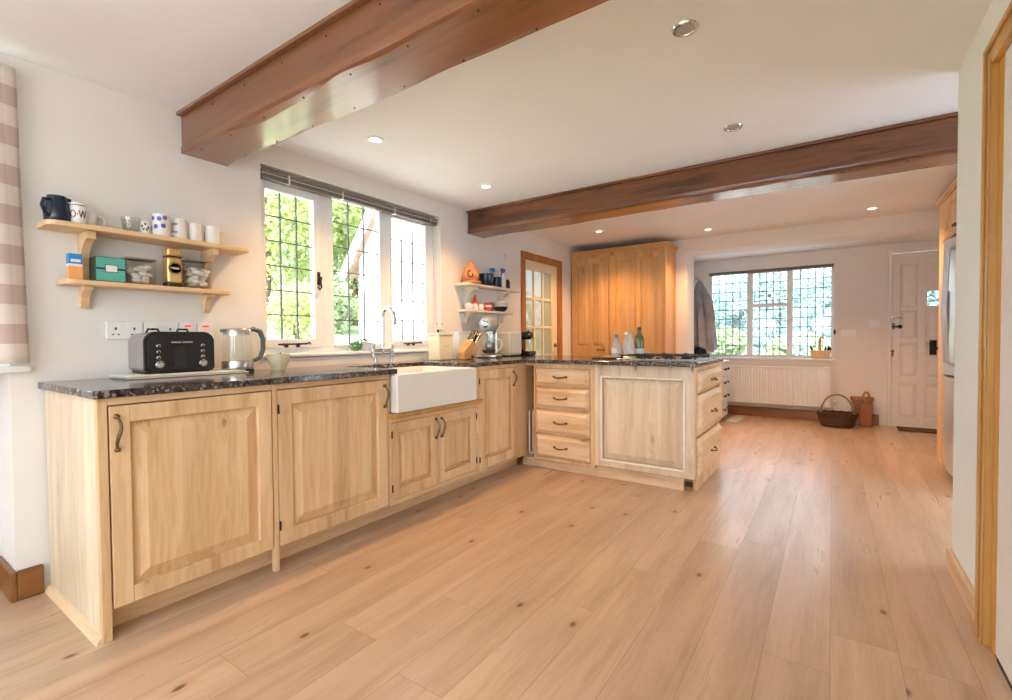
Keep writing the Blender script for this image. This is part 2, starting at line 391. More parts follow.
# ceiling and header
mb = MB(); mb.box((-3.5, -3.5, CZ), (2.0, HY, CZ+.15)); mb.box((-3.5, HY+.36, 2.18), (2.0, 7.7, 2.42)); mb.box((-3.5, HY, CZ), (2.0, HY+.36, 2.42))
struct(mb.build('ceiling', M['ceiling'], loc=(-.7, 2, CZ)))
mb = MB(); mb.box((AX, HY, 2.115), (EAST, HY+.36, CZ)); mb.box((T, HY, 0), (AX, HY+.36, CZ))
struct(mb.build('wall_header', M['plaster'], loc=(AX, HY, 0)), 'pale wall with wide opening through to the porch')
# porch
mb = MB(); wx0, wx1, wz0, wz1 = -1.475, .013, .80, 2.0; FT = FAR+.22
dx0, dx1, dz1 = .545, 1.46, 2.10
mb.box((-1.95, FAR, 0), (wx0, FT, 2.18)); mb.box((wx0, FAR, 0), (wx1, FT, wz0-.02)); mb.box((wx0, FAR, wz1), (wx1, FT, 2.18)); mb.box((wx1, FAR, 0), (dx0, FT, 2.18))
mb.box((dx0, FAR, dz1), (dx1, FT, 2.18)); mb.box((dx1, FAR, 0), (2.0, FT, 2.18))
struct(mb.build('wall_far', M['plaster'], loc=(-.7, FAR, 0)), 'pale porch wall with radiator, leaded window and white door')
sbox('wall_porch', (-1.9, HY+.36, 0), (-1.72, FAR, 2.18), 'plaster')
mb = MB(); mb.box((EAST, -3.4, 0), (2.0, 3.0, CZ)); mb.box((EAST, 4.2, 0), (2.0, FAR, CZ)); mb.box((EAST, 3.0, 2.1), (2.0, 4.2, CZ))
struct(mb.build('wall_east', M['plaster'], loc=(EAST, 3, 0)))
dr = sroot('added_door_side', (EAST, 3.6, 0))  # unseen glazed side door, added to throw daylight on the far end
for y0 in (3.0, 3.6):
    mb = MB(); mb.box((EAST+.1, y0, 0), (EAST+.15, y0+.08, 2.1)).box((EAST+.1, y0+.52, 0), (EAST+.15, y0+.6, 2.1)).box((EAST+.1, y0+.08, 0), (EAST+.15, y0+.52, .2)).box((EAST+.1, y0+.08, 2.0), (EAST+.15, y0+.52, 2.1))
    d_ = mb.build('door_leaf', M['whitepaint'], dr, .004); MB().box((EAST+.122, y0+.08, .2), (EAST+.128, y0+.52, 2.0)).build('pane', M['glasspane'], d_)
# right wall stub + rest behind the doorway
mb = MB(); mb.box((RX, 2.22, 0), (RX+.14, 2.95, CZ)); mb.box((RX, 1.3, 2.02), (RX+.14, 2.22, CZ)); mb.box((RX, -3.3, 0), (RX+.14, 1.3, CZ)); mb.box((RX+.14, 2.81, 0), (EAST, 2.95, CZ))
struct(mb.build('wall_right', M['stub_lit'], loc=(RX, 2, 0)), 'white wall end, window light in its colour, beside the doorway')
# back wall; unseen garden doors added here to supply fill light
mb = MB(); mb.box((-3.5, BACK-.15, 0), (-2.45, BACK, CZ)); mb.box((.45, BACK-.15, 0), (2.0, BACK, CZ)); mb.box((-2.45, BACK-.15, 2.12), (.45, BACK, CZ))
struct(mb.build('wall_back', M['plaster'], loc=(-1, BACK, 0)))
dr = sroot('added_door_back', (-1.0, BACK, 0))
for i in range(3):
    x0 = -2.45+i*.9667; mb = MB()
    mb.box((x0, BACK-.1, 0), (x0+.09, BACK-.05, 2.12)).box((x0+.877, BACK-.1, 0), (x0+.9667, BACK-.05, 2.12)).box((x0+.09, BACK-.1, 0), (x0+.877, BACK-.05, .2)).box((x0+.09, BACK-.1, 2.03), (x0+.877, BACK-.05, 2.12))
    d_ = mb.build('door_leaf', M['whitepaint'], dr, .004)
    MB().box((x0+.09, BACK-.078, .2), (x0+.877, BACK-.072, 2.03)).build('pane', M['glasspane'], d_)
# baseboards
def skirt(name, a, b, mat): return sbox(name, a, b, mat, .006)
skirt('baseboard_left', (WX, .463, 0), (WX+.022, .545, .125), 'skirtY')
skirt('baseboard_bay', (BX, -1.6, 0), (BX+.022, .441, .125), 'skirtY')
skirt('baseboard_return', (BX+.022, .441, 0), (WX+.022, .463, .125), 'skirtX')
skirt('baseboard_right', (RX-.018, 2.36, 0), (RX, 2.968, .10), 'pineY')
skirt('baseboard_right_end', (RX, 2.95, 0), (RX+.14, 2.968, .10), 'pineX')
skirt('baseboard_far', (-1.72, FAR-.02, 0), (.47, FAR, .13), 'skirtX')
skirt('baseboard_porch', (-1.72, HY+.36, 0), (-1.70, FAR-.02, .13), 'skirtY')
# ---- sink window (three lights, leaded)
def window(name, F_, lights, u0, u1, v0, v1, root_loc, cols_rows, came=.0034):
    root = sroot(name, root_loc)
    # outer frame + mullions: everything outside light rectangles
    mb = MB(F_)
    us = [u0]+[x for L in lights for x in (L['u'][0]-L['m'][0], L['u'][1]+L['m'][1])]+[u1]
    mb.box((u0, v0, -.05), (u1, v0+.035, .0)); mb.box((u0, v1-.035, -.05), (u1, v1, .0))
    for k in range(0, len(us), 2):
        if us[k+1]-us[k] > .004: mb.box((us[k], v0+.035, -.05), (us[k+1], v1-.035, .0))
    mb.build('window_frame', M['whitepaint'], root, .004)
    for L, (nc, nr) in zip(lights, cols_rows):
        a, b = L['u']; c, d = L['v']; ml, mr = L['m']
        mb = MB(F_); lo, hi = v0+.035, v1-.035
        
        if ml > 0: mb.box((a-ml, lo, -.04), (a, hi, .012))
        if mr > 0: mb.box((b, lo, -.04), (b+mr, hi, .012))
        mb.box((a, lo, -.04), (b, c, .012)); mb.box((a, d, -.04), (b, hi, .012))
        cs = mb.build('casement', M['whitepaint'], root, .004)
        MB(F_).box((a, c, -.022), (b, d, -.018)).build('pane', M['glasspane'], cs)
        mb = MB(F_)
        for i in range(1, nc): x = a+(b-a)*i/nc; mb.box((x-came, c, -.027), (x+came, d, -.013))
        for j in range(1, nr):
            z = c+(d-c)*j/nr; mb.box((a, z-came, -.0265), (b, z+came, -.0135))
        mb.build('leading', M['lead'], cs)
        if L.get('handle'):
            hu, hv = L['handle']; mb = MB(F_)
            mb.box((hu-.011, hv-.045, .012), (hu+.011, hv+.045, .017)); mb.tube([(hu, hv+.01, .02), (hu, hv+.005, .045), (hu-.01, hv-.03, .05), (hu-.004, hv-.06, .05), (hu-.018, hv-.08, .05), (hu-.03, hv-.066, .05), (hu-.02, hv-.056, .05)], .006)
            mb.build('handle', M['iron'], cs)
        if L.get('stay'):
            s0, s1, sv = L['stay']; mb = MB(F_); mb.tube([(s0, sv, .03), (s1, sv+.004, .03), (s1+.012, sv+.012, .03), (s1+.024, sv, .03)], .006); mb.box((s0+.05, sv-.018, .008), (s0+.065, sv+.004, .03)); mb.box((s1-.07, sv-.018, .008), (s1-.055, sv+.004, .03))
            mb.build('stay', M['iron'], cs)
    return root
WF = -2.90
fX = lambda u, v, w_: (WF+w_, u, v)
lts = [dict(u=(1.60, 1.932), v=(1.09, 2.02), m=(.04, .055), handle=(1.962, 1.50), stay=(1.66, 1.86, 1.055)),
       dict(u=(2.09, 2.508), v=(1.05, 2.09), m=(.0, .0)),
       dict(u=(2.625, 3.0), v=(1.075, 2.05), m=(.012, .045), stay=(2.72, 2.90, 1.05))]
wn = window('window_1', fX, lts, 1.534, 3.108, 1.0, 2.13, (WF, 2.32, 1.0), [(3, 6), (3, 6), (3, 6)])
MB().box((WF, 1.534, .965), (WX, 3.108, 1.0)).build('sill', M['whitepaint'], wn, .006)
MB().box((WX, 1.51, .975), (WX+.016, 3.13, .999)).build('sill_nosing', M['whitepaint'], wn, .008)
bl = thing('roller_blind', 'taupe blind rolled up along the top of the sink window', 'blind', (WX-.05, 2.32, 2.06))
MB().box((-2.885, 1.55, 2.104), (-2.83, 3.095, 2.118)).build('headrail', M['blind'], bl, .004); MB().box((-2.88, 1.552, 2.0935), (-2.829, 3.092, 2.098)).build('bottom_bar', M['greypanel'], bl)
mb = MB()
for k in range(5): mb.box((-2.882, 1.555, 2.067+k*.0055), (-2.832, 3.09, 2.0705+k*.0055))
mb.build('stacked_slats', M['blind'], bl)
for yy in (1.72, 2.12, 2.6, 3.0): MB().box((-2.887, yy, 2.064), (-2.828, yy+.012, 2.12)).build('bracket', M['steel'], bl)
MB().tube([(-2.826, 3.08, 2.08), (-2.822, 3.083, 1.6), (-2.826, 3.08, 1.2)], .0025, 5).build('cord', M['pvc'], bl)
MB().lathe([(.004, 0), (.012, .01), (.009, .05), (.003, .06)], (-2.826, 3.08, 1.14), 10).build('cord_pull', M['blackmat'], bl)
# ---- porch window
gY = lambda u, v, w_: (u, FAR+.05-w_, v)
lts = [dict(u=(-1.436, -.983), v=(.835, 1.965), m=(.0, .0)), dict(u=(-.909, -.505), v=(.835, 1.95), m=(.0, .0)), dict(u=(-.437, -.02), v=(.835, 1.965), m=(.0, .0))]
wn = window('window_2', gY, lts, -1.475, .013, .80, 2.0, (-.7, FAR, .8), [(5, 9), (5, 9), (5, 9)], came=.0048)
MB(gY).box((-.909, 1.49, -.03), (-.505, 1.535, .018)).build('transom', M['whitepaint'], wn, .003)
mb = MB(gY); mb.box((-.715, 1.535, .018), (-.695, 1.60, .03)); mb.ball((-.705, 1.64, .03), .03); mb.build('catch', M['steel'], wn)
for s0 in (-1.06, -.50):
    MB(gY).tube([(s0-.06, 1.31, .02), (s0, 1.30, .045), (s0+.06, 1.31, .04)], .008, 6).build('window_handle', M['steel'], wn)
MB().box((-1.49, FAR-.03, .775), (.03, FAR+.05, .80)).build('sill', M['whitepaint'], wn, .005)
bl = thing('roller_blind', 'slim grey blind rolled up at the top of the porch window', 'blind', (-.73, FAR, 1.98))
MB().box((-1.47, FAR+.0, 1.985), (.01, FAR+.04, 2.0)).build('headrail', M['blind'], bl, .002)
MB().box((-1.468, FAR+.002, 1.958), (.008, FAR+.04, 1.983)).build('folded_slats', M['blind'], bl, .003)
MB().lathe([(.004, 0), (.012, .01), (.012, .05), (.003, .06)], (.02, FAR-.012, 1.11), 10).build('cord_pull', M['blackmat'], bl)
MB().tube([(.02, FAR-.012, 1.16), (.02, FAR-.008, 1.6), (.005, FAR-.004, 1.98)], .002, 5).build('cord', M['pvc'], bl)
# ---- bay window behind the curtain
hX = lambda u, v, w_: (BX-.14+w_, u, v)
lts = [dict(u=(-1.62, -.98), v=(1.03, 2.04), m=(.0, .0)), dict(u=(-.92, -.28), v=(1.03, 2.04), m=(0, 0)), dict(u=(-.22, .31), v=(1.03, 2.04), m=(0, 0))]
wn = window('window_3', hX, lts, -1.7, .36, .985, 2.12, (BX, -.6, 1.0), [(4, 6)]*3)
MB().box((BX-.14, -1.7, .955), (BX, .36, .985)).build('sill', M['whitepaint'], wn)
MB().box((BX, -1.72, .955), (WX+.03, .525, .982)).build('window_board', M['whitepaint'], wn, .008)
cr = thing('curtain', 'taupe and cream checked curtain hanging at the left edge by the bay', 'curtain', (-2.79, .25, 2.2))
def curtain(y0t, y1t, y0b, y1b, zt, zb, x, amp):
    mb = MB(); uvl = mb.bm.loops.layers.uv.new('UVMap'); NU, NV = 60, 24; g_ = []
    for j in range(NV+1):
        t = j/NV; z = zt+(zb-zt)*t; row = []
        for i in range(NU+1):
            q = i/NU; y = (y0t+(y1t-y0t)*q)*(1-t)+(y0b+(y1b-y0b)*q)*t
            row.append((mb.v((x+amp*(.6+.4*t)*math.sin(q*PI*9+.6*math.sin(3*t)), y, z)), (q*1.4, t)))
        g_.append(row)
    for j in range(NV):
        for i in range(NU):
            q = [g_[j][i], g_[j][i+1], g_[j+1][i+1], g_[j+1][i]]; f = mb.face([v for v, _ in q], True)
            for lp, (_, uv) in zip(f.loops, q): lp[uvl].uv = uv
    return mb
o = curtain(-.42, .497, -.30, .512, 2.20, .995, -2.765, .022).build('curtain_cloth', M['check'], cr, recalc=False)
sm = o.modifiers.new('solid', 'SOLIDIFY'); sm.thickness = .004
MB().tube([(-2.80, -.6, 2.225), (-2.80, .44, 2.225)], .010, 10).build('curtain_rail', M['pvc'], cr)
# ---- doorway architrave on right wall
tr = sroot('door_3', (RX, 2.25, 0))
def arch(mb, fo, fi, x0, x1, top):
    pass
mb = MB()
mb.box((RX-.022, 2.285, 0), (RX, 2.36, 2.075)); mb.box((RX-.022, 1.23, 2.0), (RX, 2.285, 2.075)); mb.box((RX-.022, 1.155, 0), (RX, 1.23, 2.075))
mb.box((RX-.030, 2.34, 0), (RX-.022, 2.36, 2.075)); mb.box((RX-.030, 1.23, 2.055), (RX-.022, 2.34, 2.075))
mb.box((RX-.027, 2.285, 0), (RX-.022, 2.305, 2.02))
mb.build('architrave', M['architrave'], tr, .004)
mb = MB(); mb.box((RX-.004, 2.22, 0), (RX+.10, 2.285, 2.0)).box((RX-.004, 1.23, 2.0), (RX+.10, 2.22, 2.02)).box((RX-.004, 1.23, 0), (RX+.1, 1.30, 2.0))
mb.build('door_lining', M['architrave'], tr, .003)
lf = MB().box((RX-.003, 1.56, .012), (RX+.04, 2.2198, 1.999)).build('door_leaf', M['plaster'], tr, .003)
MB().box((RX-.004, 1.56, .0), (RX+.045, 2.2, .011)).build('threshold', M['blackmat'], tr)
# ---- glazed door in left wall
dr = sroot('door_1', (WX, 4.87, 0))
mb = MB(); mb.box((WX-.10, 4.40, 0), (WX+.02, 4.475, 2.045)); mb.box((WX-.10, 5.262, 0), (WX+.02, 5.335, 2.045)); mb.box((WX-.10, 4.475, 1.97), (WX+.02, 5.262, 2.045))
mb.build('door_frame', M['brownframe'], dr, .005)
mb = MB(); D0, D1 = WX-.055, WX-.018
ys = [4.53, 4.727, 4.924, 5.12]; zs = [.16, .54, .88, 1.215, 1.545, 1.865]
mb.box((D0, 4.475, .01), (D1, ys[0], 1.97)); mb.box((D0, ys[3], .01), (D1, 5.262, 1.97)); mb.box((D0, ys[0], .01), (D1, ys[3], zs[0])); mb.box((D0, ys[0], zs[-1]), (D1, ys[3], 1.97))
for y in ys[1:3]: mb.box((D0+.006, y-.014, zs[0]), (D1-.004, y+.014, zs[-1]))
for z in zs[1:5]: mb.box((D0+.004, ys[0], z-.014), (D1-.002, ys[3], z+.014))
lf = mb.build('door_leaf', M['cream'], dr, .003)
MB().box((WX-.038, ys[0], zs[0]), (WX-.034, ys[3], zs[-1])).build('panes', M['ripple'], lf)
mb = MB().cyl((WX-.015, 5.20, 1.0), .024, .008, axis='x'); mb.tube([(WX-.01, 5.20, 1.0), (WX+.03, 5.20, 1.0), (WX+.035, 5.11, 1.0)], .009); mb.build('door_handle', M['brass'], lf)
# ---- white front door
dr = sroot('door_2', (1.0, FAR, 0)); YD = FAR+.03
mb = MB(); mb.box((dx0, FAR-.012, 0), (.578, FAR+.1, 2.10)); mb.box((1.427, FAR-.012, 0), (dx1, FAR+.1, 2.10)); mb.box((.578, FAR-.012, 2.065), (1.427, FAR+.1, 2.10))
mb.build('door_frame', M['doorpaint'], dr, .004)
MB().box((.578, FAR+.02, 0), (1.427, FAR+.12, .022)).build('door_sill', M['doorpaint'], dr)
jY = lambda u, v, w_: (u, YD-w_, v)
mb = MB(jY); cx = [(.65, .80), (.865, 1.015), (1.08, 1.23), (1.29, 1.36)][:3]; cx = [(.66, .81), (.875, 1.13), (1.195, 1.345)]; cx = [(.66, .82), (.89, 1.11), (1.18, 1.345)]
rz = [(.115, .52), (.60, 1.0), (1.05, 1.38), (1.43, 1.93)]
us = [.582]+[x for c in cx for x in c]+[1.423]; vs = [.02]+[z for r in rz for z in r]+[2.06]
for k in range(0, len(us), 2): mb.box((us[k], .02, -.04), (us[k+1], 2.06, 0))
gl_ = (.87, .87+.18, 1.42, 1.60)
for (a, b) in cx:
    for k in range(0, len(vs), 2): mb.box((a, vs[k], -.04), (b, vs[k+1], 0))
    for (c, d) in rz:
        if a == .89 and c == 1.43: continue
        mb.frustum((a, c, b, d), -.030, (a+.035, c+.035, b-.035, d-.035), -.016)
mb.box((.60, .03, -.046), (1.41, 1.42, -.029)).box((.60, 1.61, -.046), (1.41, 2.05, -.029)).box((.60, 1.42, -.046), (.904, 1.61, -.029)).box((1.096, 1.42, -.046), (1.41, 1.61, -.029)); mb.box((.89, 1.60, -.035), (1.11, 1.93, -.02))
mb.box((.89, 1.43, -.04), (.905, 1.60, -.012)).box((1.095, 1.43, -.04), (1.11, 1.60, -.012))
leaf = mb.build('door_leaf', M['doorpaint'], dr, .003)
MB(jY).box((.905, 1.43, -.026), (1.095, 1.60, -.022)).build('small_pane', M['glasspane'], leaf)
mb = MB(jY); mb.box((.555, 1.185, .0), (.60, 1.20, .018)); mb.tube([(.55, 1.192, .02), (.66, 1.192, .02)], .008); mb.ball((.66, 1.192, .02), .02, sy=1.2); mb.box((.592, 1.165, .0), (.606, 1.235, .024)); mb.ball((.551, 1.165, .02), .013)
mb.build('sliding_bolt', M['iron'], leaf)
mb = MB(jY); mb.box((.57, 1.285, 0), (.60, 1.315, .02)); mb.box((.615, 1.29, 0), (.675, 1.31, .012)); mb.ball((.67, 1.30, .014), .012); mb.build('chrome_latch', M['chrome'], leaf)
mb = MB(jY); mb.lathe([(.016, 0), (.016, .006)], (.595, .90, 0), 14, axis='z'); mb.box((.585, .84, .0), (.603, .895, .006)); mb.build('keyhole_plate', M['brass'], leaf)
mb = MB(jY); mb.box((.925, .86, .0), (.985, 1.03, .03)); mb.box((.985, .92, .0), (1.03, .95, .02)); mb.cyl((.955, 1.0, .03), .012, .01); mb.build('rim_lock', M['black'], leaf, .003)

# ============================================================ BEAMS
def beam(name, label, y0, y1, x0, x1, zb, seed, nails, mat='beam'):
    rnd = random.Random(seed); t = thing(name, label, 'beam', ((x0+x1)/2, (y0+y1)/2, zb))
    NX = 90; f = [rnd.uniform(0, 6.28) for _ in range(6)]
    def wav(x, k): return max(.004, .022+.018*math.sin(x*3.1+f[k])+.012*math.sin(x*7.3+f[k+1])+.006*math.sin(x*15+f[k+2]))
    mb = MB(); rings = []
    for i in range(NX+1):
        x = x0+(x1-x0)*i/NX; a = wav(x, 0); b = wav(x, 3)
        e = min(1, (x-x0)/.12); a *= e; b *= e
        rings.append([mb.v((x, y, z)) for y, z in ((y0, zb+.03), (y0+.002, zb+.018), (y0+.3*a, zb+.006), (y0+a+.004, zb), (y1-b-.004, zb), (y1-.3*b, zb+.006), (y1-.002, zb+.018), (y1, zb+.03))])
    for a, b in zip(rings, rings[1:]):
        for k in range(8): mb.face([a[k], a[(k+1) % 8], b[(k+1) % 8], b[k]])
    mb.face(rings[0]); mb.face(rings[-1]); mb.build('soffit_board', M[mat], t)
    MB().box((x0, y0+.004, zb+.03), (x1, y1-.004, CZ-.018)).build('beam_side', M[mat], t, .003)
    mb = MB(); mb.box((x0, y0-.02, CZ-.018), (x1, y1+.02, CZ-.001)); mb.build('cornice_strip', M[mat], t, .004)
    mb = MB()
    for i in range(nails):
        x = x0+(i+.5)*(x1-x0)/nails
        mb.ball((x, y0+.035, zb-.0005), .0042, 8, 4); mb.ball((x+.1, y1-.03, zb-.0005), .0042, 8, 4); mb.ball((x+.2, y0+.003, CZ-.05), .004, 8, 4)
    mb.build('nail_heads', M['iron'], t)
beam('ceiling_beam', 'brown varnished oak beam nearest the camera, running over the first cupboard', 1.115, 1.352, WX, RX, 2.062, 3, 11)
beam('ceiling_beam', 'brown varnished oak beam over the peninsula, reaching the white wall end', 3.485, 3.74, WX, EAST, 2.064, 8, 15, 'beamold')

# ============================================================ DOWNLIGHTS
def downlight(x, y, z, lit, label, energy=18, col=(1, .72, .42)):
    t = thing('downlight', label, 'downlight', (x, y, z), 0, 'recessed ceiling downlights')
    MB().lathe([(.034, -.004), (.036, -.008), (.046, -.007), (.050, 0.0)], (x, y, z-.0005), 24, cap=False).build('rim', M['pvc'] if lit else M['chrome'], t, recalc=True)
    MB().lathe([(.001, -.003), (.035, -.003), (.035, -.001)], (x, y, z), 24).build('lens', M['emit'] if lit else M['lensoff'], t)
    if lit and energy:
        d = light('downlight_beam', 'SPOT', (0, 0, -.02), (0, 0, 0), energy, col, spot_size=math.radians(130), spot_blend=.7, shadow_soft_size=.035); d.parent = t
downlight(-2.243, 1.916, CZ, True, 'lit ceiling downlight in front of the sink window, nearer the first beam', 62, (1, .55, .22))
downlight(-2.23, 2.993, CZ, True, 'lit ceiling downlight beyond the sink window, just before the second beam', 62, (1, .55, .22))
downlight(-.476, 1.927, CZ, False, 'unlit chrome downlight in the middle of the ceiling, nearest the camera')
downlight(-.473, 2.978, CZ, False, 'unlit chrome downlight on the ceiling close to the long second beam')
downlight(-2.145, 4.968, CZ, True, 'lit downlight on the ceiling just in front of the wardrobe', 80, (1, .54, .22))
downlight(-1.136, 5.59, CZ, True, 'lit downlight on the ceiling right of the wardrobe top', 80, (1, .54, .22))
downlight(.293, 5.593, CZ, True, 'lit downlight on the ceiling nearest the fridge housing', 80, (1, .54, .22))
downlight(-.243, 6.575, 2.18, False, 'unlit downlight on the low porch ceiling')

# ============================================================ KITCHEN UNITS
def uvX(u, v, w_): return (FX+w_, u, v)
def uvY(u, v, w_): return (u, PY-w_, v)
def uvE(u, v, w_): return (PX+w_, u, v)
def door_mesh(F_, u0, u1, v0, v1, th=.026, rail=.07, w0=0.):
    mb = MB(F_); r = rail
    mb.box((u0, v0, w0-th), (u0+r, v1, w0)); mb.box((u1-r, v0, w0-th), (u1, v1, w0)); mb.box((u0+r, v0, w0-th), (u1-r, v0+r, w0)); mb.box((u0+r, v1-r, w0-th), (u1-r, v1, w0))
    return mb
def field(F_, u0, u1, v0, v1, w_lo, w_hi, bw, th=.012):
    mb = MB(F_); mb.box((u0, v0, w_lo-th), (u1, v1, w_lo)); mb.frustum((u0+.004, v0+.004, u1-.004, v1-.004), w_lo, (u0+bw, v0+bw, u1-bw, v1-bw), w_hi); return mb
def bow(F_, u, v, w0, L=.12, vert=True, r=.0055):
    mb = MB(F_); pts = []
    for i in range(11):
        q = -1+2*i/10; wv = w0+.006+.026*(1-q*q)
        pts.append((u+.006*math.sin(q*PI), v+q*L/2, wv) if vert else (u+q*L/2, v-.006*(1-q*q), wv))
    mb.tube(pts, [r*(.8+.5*(1-abs(-1+2*i/10))) for i in range(11)], 8)
    for q in (-1, 1):
        c = (u, v+q*L/2, w0) if vert else (u+q*L/2, v, w0)
        mb.lathe([(.010, 0), (.010, .004), (.005, .008)], c, 10, axis='z'); mb.ball((c[0], c[1], w0+.008), .0085, 8, 6)
    return mb
def hinge(F_, u, v, w0, parent):
    MB(F_).tube([(u, v-.022, w0+.002), (u, v+.022, w0+.002)], .0045, 8).build('hinge', M['iron'], parent)
def pdoor(F_, u0, u1, v0, v1, parent, handle, hinges, rail=.07, bw=.045, name='door', hl=.12):
    d = door_mesh(F_, u0, u1, v0, v1, rail=rail).build(name, M['pineZ'], parent, .003)
    field(F_, u0+rail, u1-rail, v0+rail, v1-rail, -.021, -.001, bw, .004).build('door_panel', M['pineZ'], d, .001)
    if handle: bow(F_, handle[0], handle[1], 0., hl).build('handle', M['brass'], d)
    for (a, b) in hinges: hinge(F_, a, b, 0., d)
    return d
BK = WX+.012   # back of units
# -- base cabinet with tall door A
c = thing('base_cabinet', 'pine base cupboard at the near end of the worktop, one large door under the toaster', 'kitchen cabinet', (FX, .9, 0))
MB().box((BK, .565, 0), (FX-.03, .585, .88)).build('side_panel', M['pinePale'], c, .001)
MB().box((FX-.03, .563, 0), (FX, .592, .88)).build('end_post', M['pineZ'], c, .002)
MB(uvX).box((.592, .853, -.03), (1.199, .88, 0.)).build('top_rail', M['pineY'], c, .001)
MB().box((BK, .585, .10), (FX-.03, 1.20, .118)).box((BK, .585, .118), (BK+.01, 1.20, .88)).build('carcass', M['pineY'], c)
MB().box((FX-.125, .585, 0), (FX-.105, 1.222, .10)).build('plinth', M['pineY'], c)
MB().box((FX-.105, .592, 0), (FX-.03, 1.2, .1)).build('plinth_filler', M['pineY'], c) if False else None
mb = MB(); mb.prism([(.545, 0), (.565, 0), (.565, .026), (.558, .024), (.55, .014)], BK, FX-.005, 'x'); mb.build('quadrant_moulding', M['pineX'], c)
pdoor(uvX, .597, 1.195, .112, .848, c, (.618, .75), [], rail=.062, bw=.05)
MB(uvX).box((1.20, 0., -.03), (1.2215, .88, 0)).build('divider_post', M['pineZ'], c, .001)
# -- cabinet B
c = thing('base_cabinet', 'pine base cupboard with one large door between the toaster cupboard and the sink', 'kitchen cabinet', (FX, 1.56, 0))
MB(uvX).box((1.222, .853, -.03), (1.905, .88, 0)).build('top_rail', M['pineY'], c, .001)
MB(uvX).box((1.893, .10, -.03), (1.905, .853, 0)).build('stile', M['pineZ'], c, .001)
MB().box((BK, 1.225, .10), (FX-.03, 1.905, .118)).box((BK, 1.225, .118), (BK+.01, 1.905, .88)).box((BK, 1.89, .118), (FX-.03, 1.905, .86)).build('carcass', M['pineY'], c)
MB().box((FX-.125, 1.222, 0), (FX-.105, 1.905, .10)).build('plinth', M['pineY'], c)
pdoor(uvX, 1.226, 1.889, .112, .848, c, (1.868, .755), [(1.228, .76), (1.228, .21)], rail=.07, bw=.05)
# -- sink cabinet
c = thing('sink_cabinet', 'pine cupboard with a pair of small doors below the white sink', 'kitchen cabinet', (FX, 2.31, 0))
mb = MB(uvX); mb.box((1.906, .10, -.03), (1.916, .615, 0)).box((2.728, .10, -.03), (2.757, .88, 0)).box((1.916, .10, -.03), (2.728, .128, 0)).box((1.916, .59, -.03), (2.728, .625, 0)); mb.build('face_frame', M['pineY'], c, .001)
MB(uvX).box((1.885, .622, -.03), (2.73, .648, .066)).build('ledge', M['architrave'], c, .008)
MB().box((BK, 1.906, .10), (FX-.03, 2.757, .118)).box((BK, 1.906, .118), (BK+.01, 2.757, .62)).build('carcass', M['pineY'], c)
MB().box((FX-.125, 1.906, 0), (FX-.105, 2.757, .10)).build('plinth', M['pineY'], c)
pdoor(uvX, 1.918, 2.320, .130, .588, c, (2.296, .50), [(1.92, .52), (1.92, .20)], rail=.062, bw=.035)
pdoor(uvX, 2.323, 2.726, .130, .588, c, (2.350, .50), [(2.724, .52), (2.724, .20)], rail=.062, bw=.035)
# -- cabinet C to the corner
c = thing('base_cabinet', 'narrow tall pine cupboard in the inner corner, right of the sink', 'kitchen cabinet', (FX, 3.03, 0))
mb = MB(uvX); mb.box((2.758, .853, -.03), (3.409, .88, 0)).box((3.26, .10, -.03), (3.409, .853, 0)).box((2.758, .10, -.03), (3.26, .112, 0)); mb.build('face_frame', M['pineZ'], c, .001)
MB().box((BK, 2.758, .10), (FX-.03, 3.9, .118)).box((BK, 2.758, .118), (BK+.01, 3.9, .88)).build('carcass', M['pineY'], c)
MB().box((FX-.125, 2.758, 0), (FX-.105, 3.42, .10)).build('plinth', M['pineY'], c)
pdoor(uvX, 2.762, 3.257, .115, .85, c, (3.215, .76), [(2.764, .77), (2.764, .19)], rail=.07, bw=.03, hl=.11)
# -- peninsula: drawer unit
c = thing('drawer_unit', 'pine unit of four short drawers beside the inner corner, under the peninsula worktop', 'kitchen cabinet', (-1.8, PY, 0))
mb = MB(uvY); mb.box((-2.06, .84, -.03), (-1.512, .88, 0)).box((-1.548, .08, -.03), (-1.512, .84, 0)).box((-2.045, .08, -.03), (-1.548, .10, 0)).box((-2.06, .08, -.6), (-2.045, .84, 0)).box((-2.136, .86, -.6), (-2.06, .88, 0)).box((-2.16, .08, -.62), (-2.045, .86, -.6)).box((-2.16, .08, -.6), (-2.142, .88, .0)).box((-2.045, .10, -.035), (-1.548, .84, -.021))
mb.build('face_frame', M['pineZ'], c, .001)
MB(uvY).box((-2.20, 0, -.065), (-1.512, .085, -.045)).build('plinth', M['pineX'], c)
MB(uvY).box((-2.136, .068, -.6), (-2.06, .08, 0.)).build('slot_base', M['pineX'], c)
for (a, b) in ((.697, .838), (.512, .680), (.306, .492), (.105, .288)):
    d = MB(uvY).box((-2.038, a, -.02), (-1.552, b, .004)).frustum((-2.038, a, -1.552, b), .004, (-2.008, a+.028, -1.582, b-.028), .028).build('drawer', M['pineX'], c, .0015)
    bow(uvY, -1.797, (a+b)/2+.005, .028, .11, False).build('handle', M['brass'], d)
rk = thing('towel_rail', 'white wire rail inside the narrow slot beside the four drawers', 'rail', (-2.09, PY, .3))
mb = MB(); mb.tube([(-2.075, PY+.45, .47), (-2.075, PY+.02, .47), (-2.075, PY+.01, .46), (-2.075, PY+.01, .125), (-2.075, PY+.02, .115), (-2.075, PY+.45, .115)], .005)
mb.tube([(-2.11, PY+.45, .47), (-2.11, PY+.02, .47), (-2.11, PY+.01, .46), (-2.11, PY+.01, .125), (-2.11, PY+.02, .115), (-2.11, PY+.45, .115)], .005); mb.tube([(-2.11, PY+.012, .115), (-2.075, PY+.012, .115)], .005)
mb.build('wire', M['pvc'], rk)
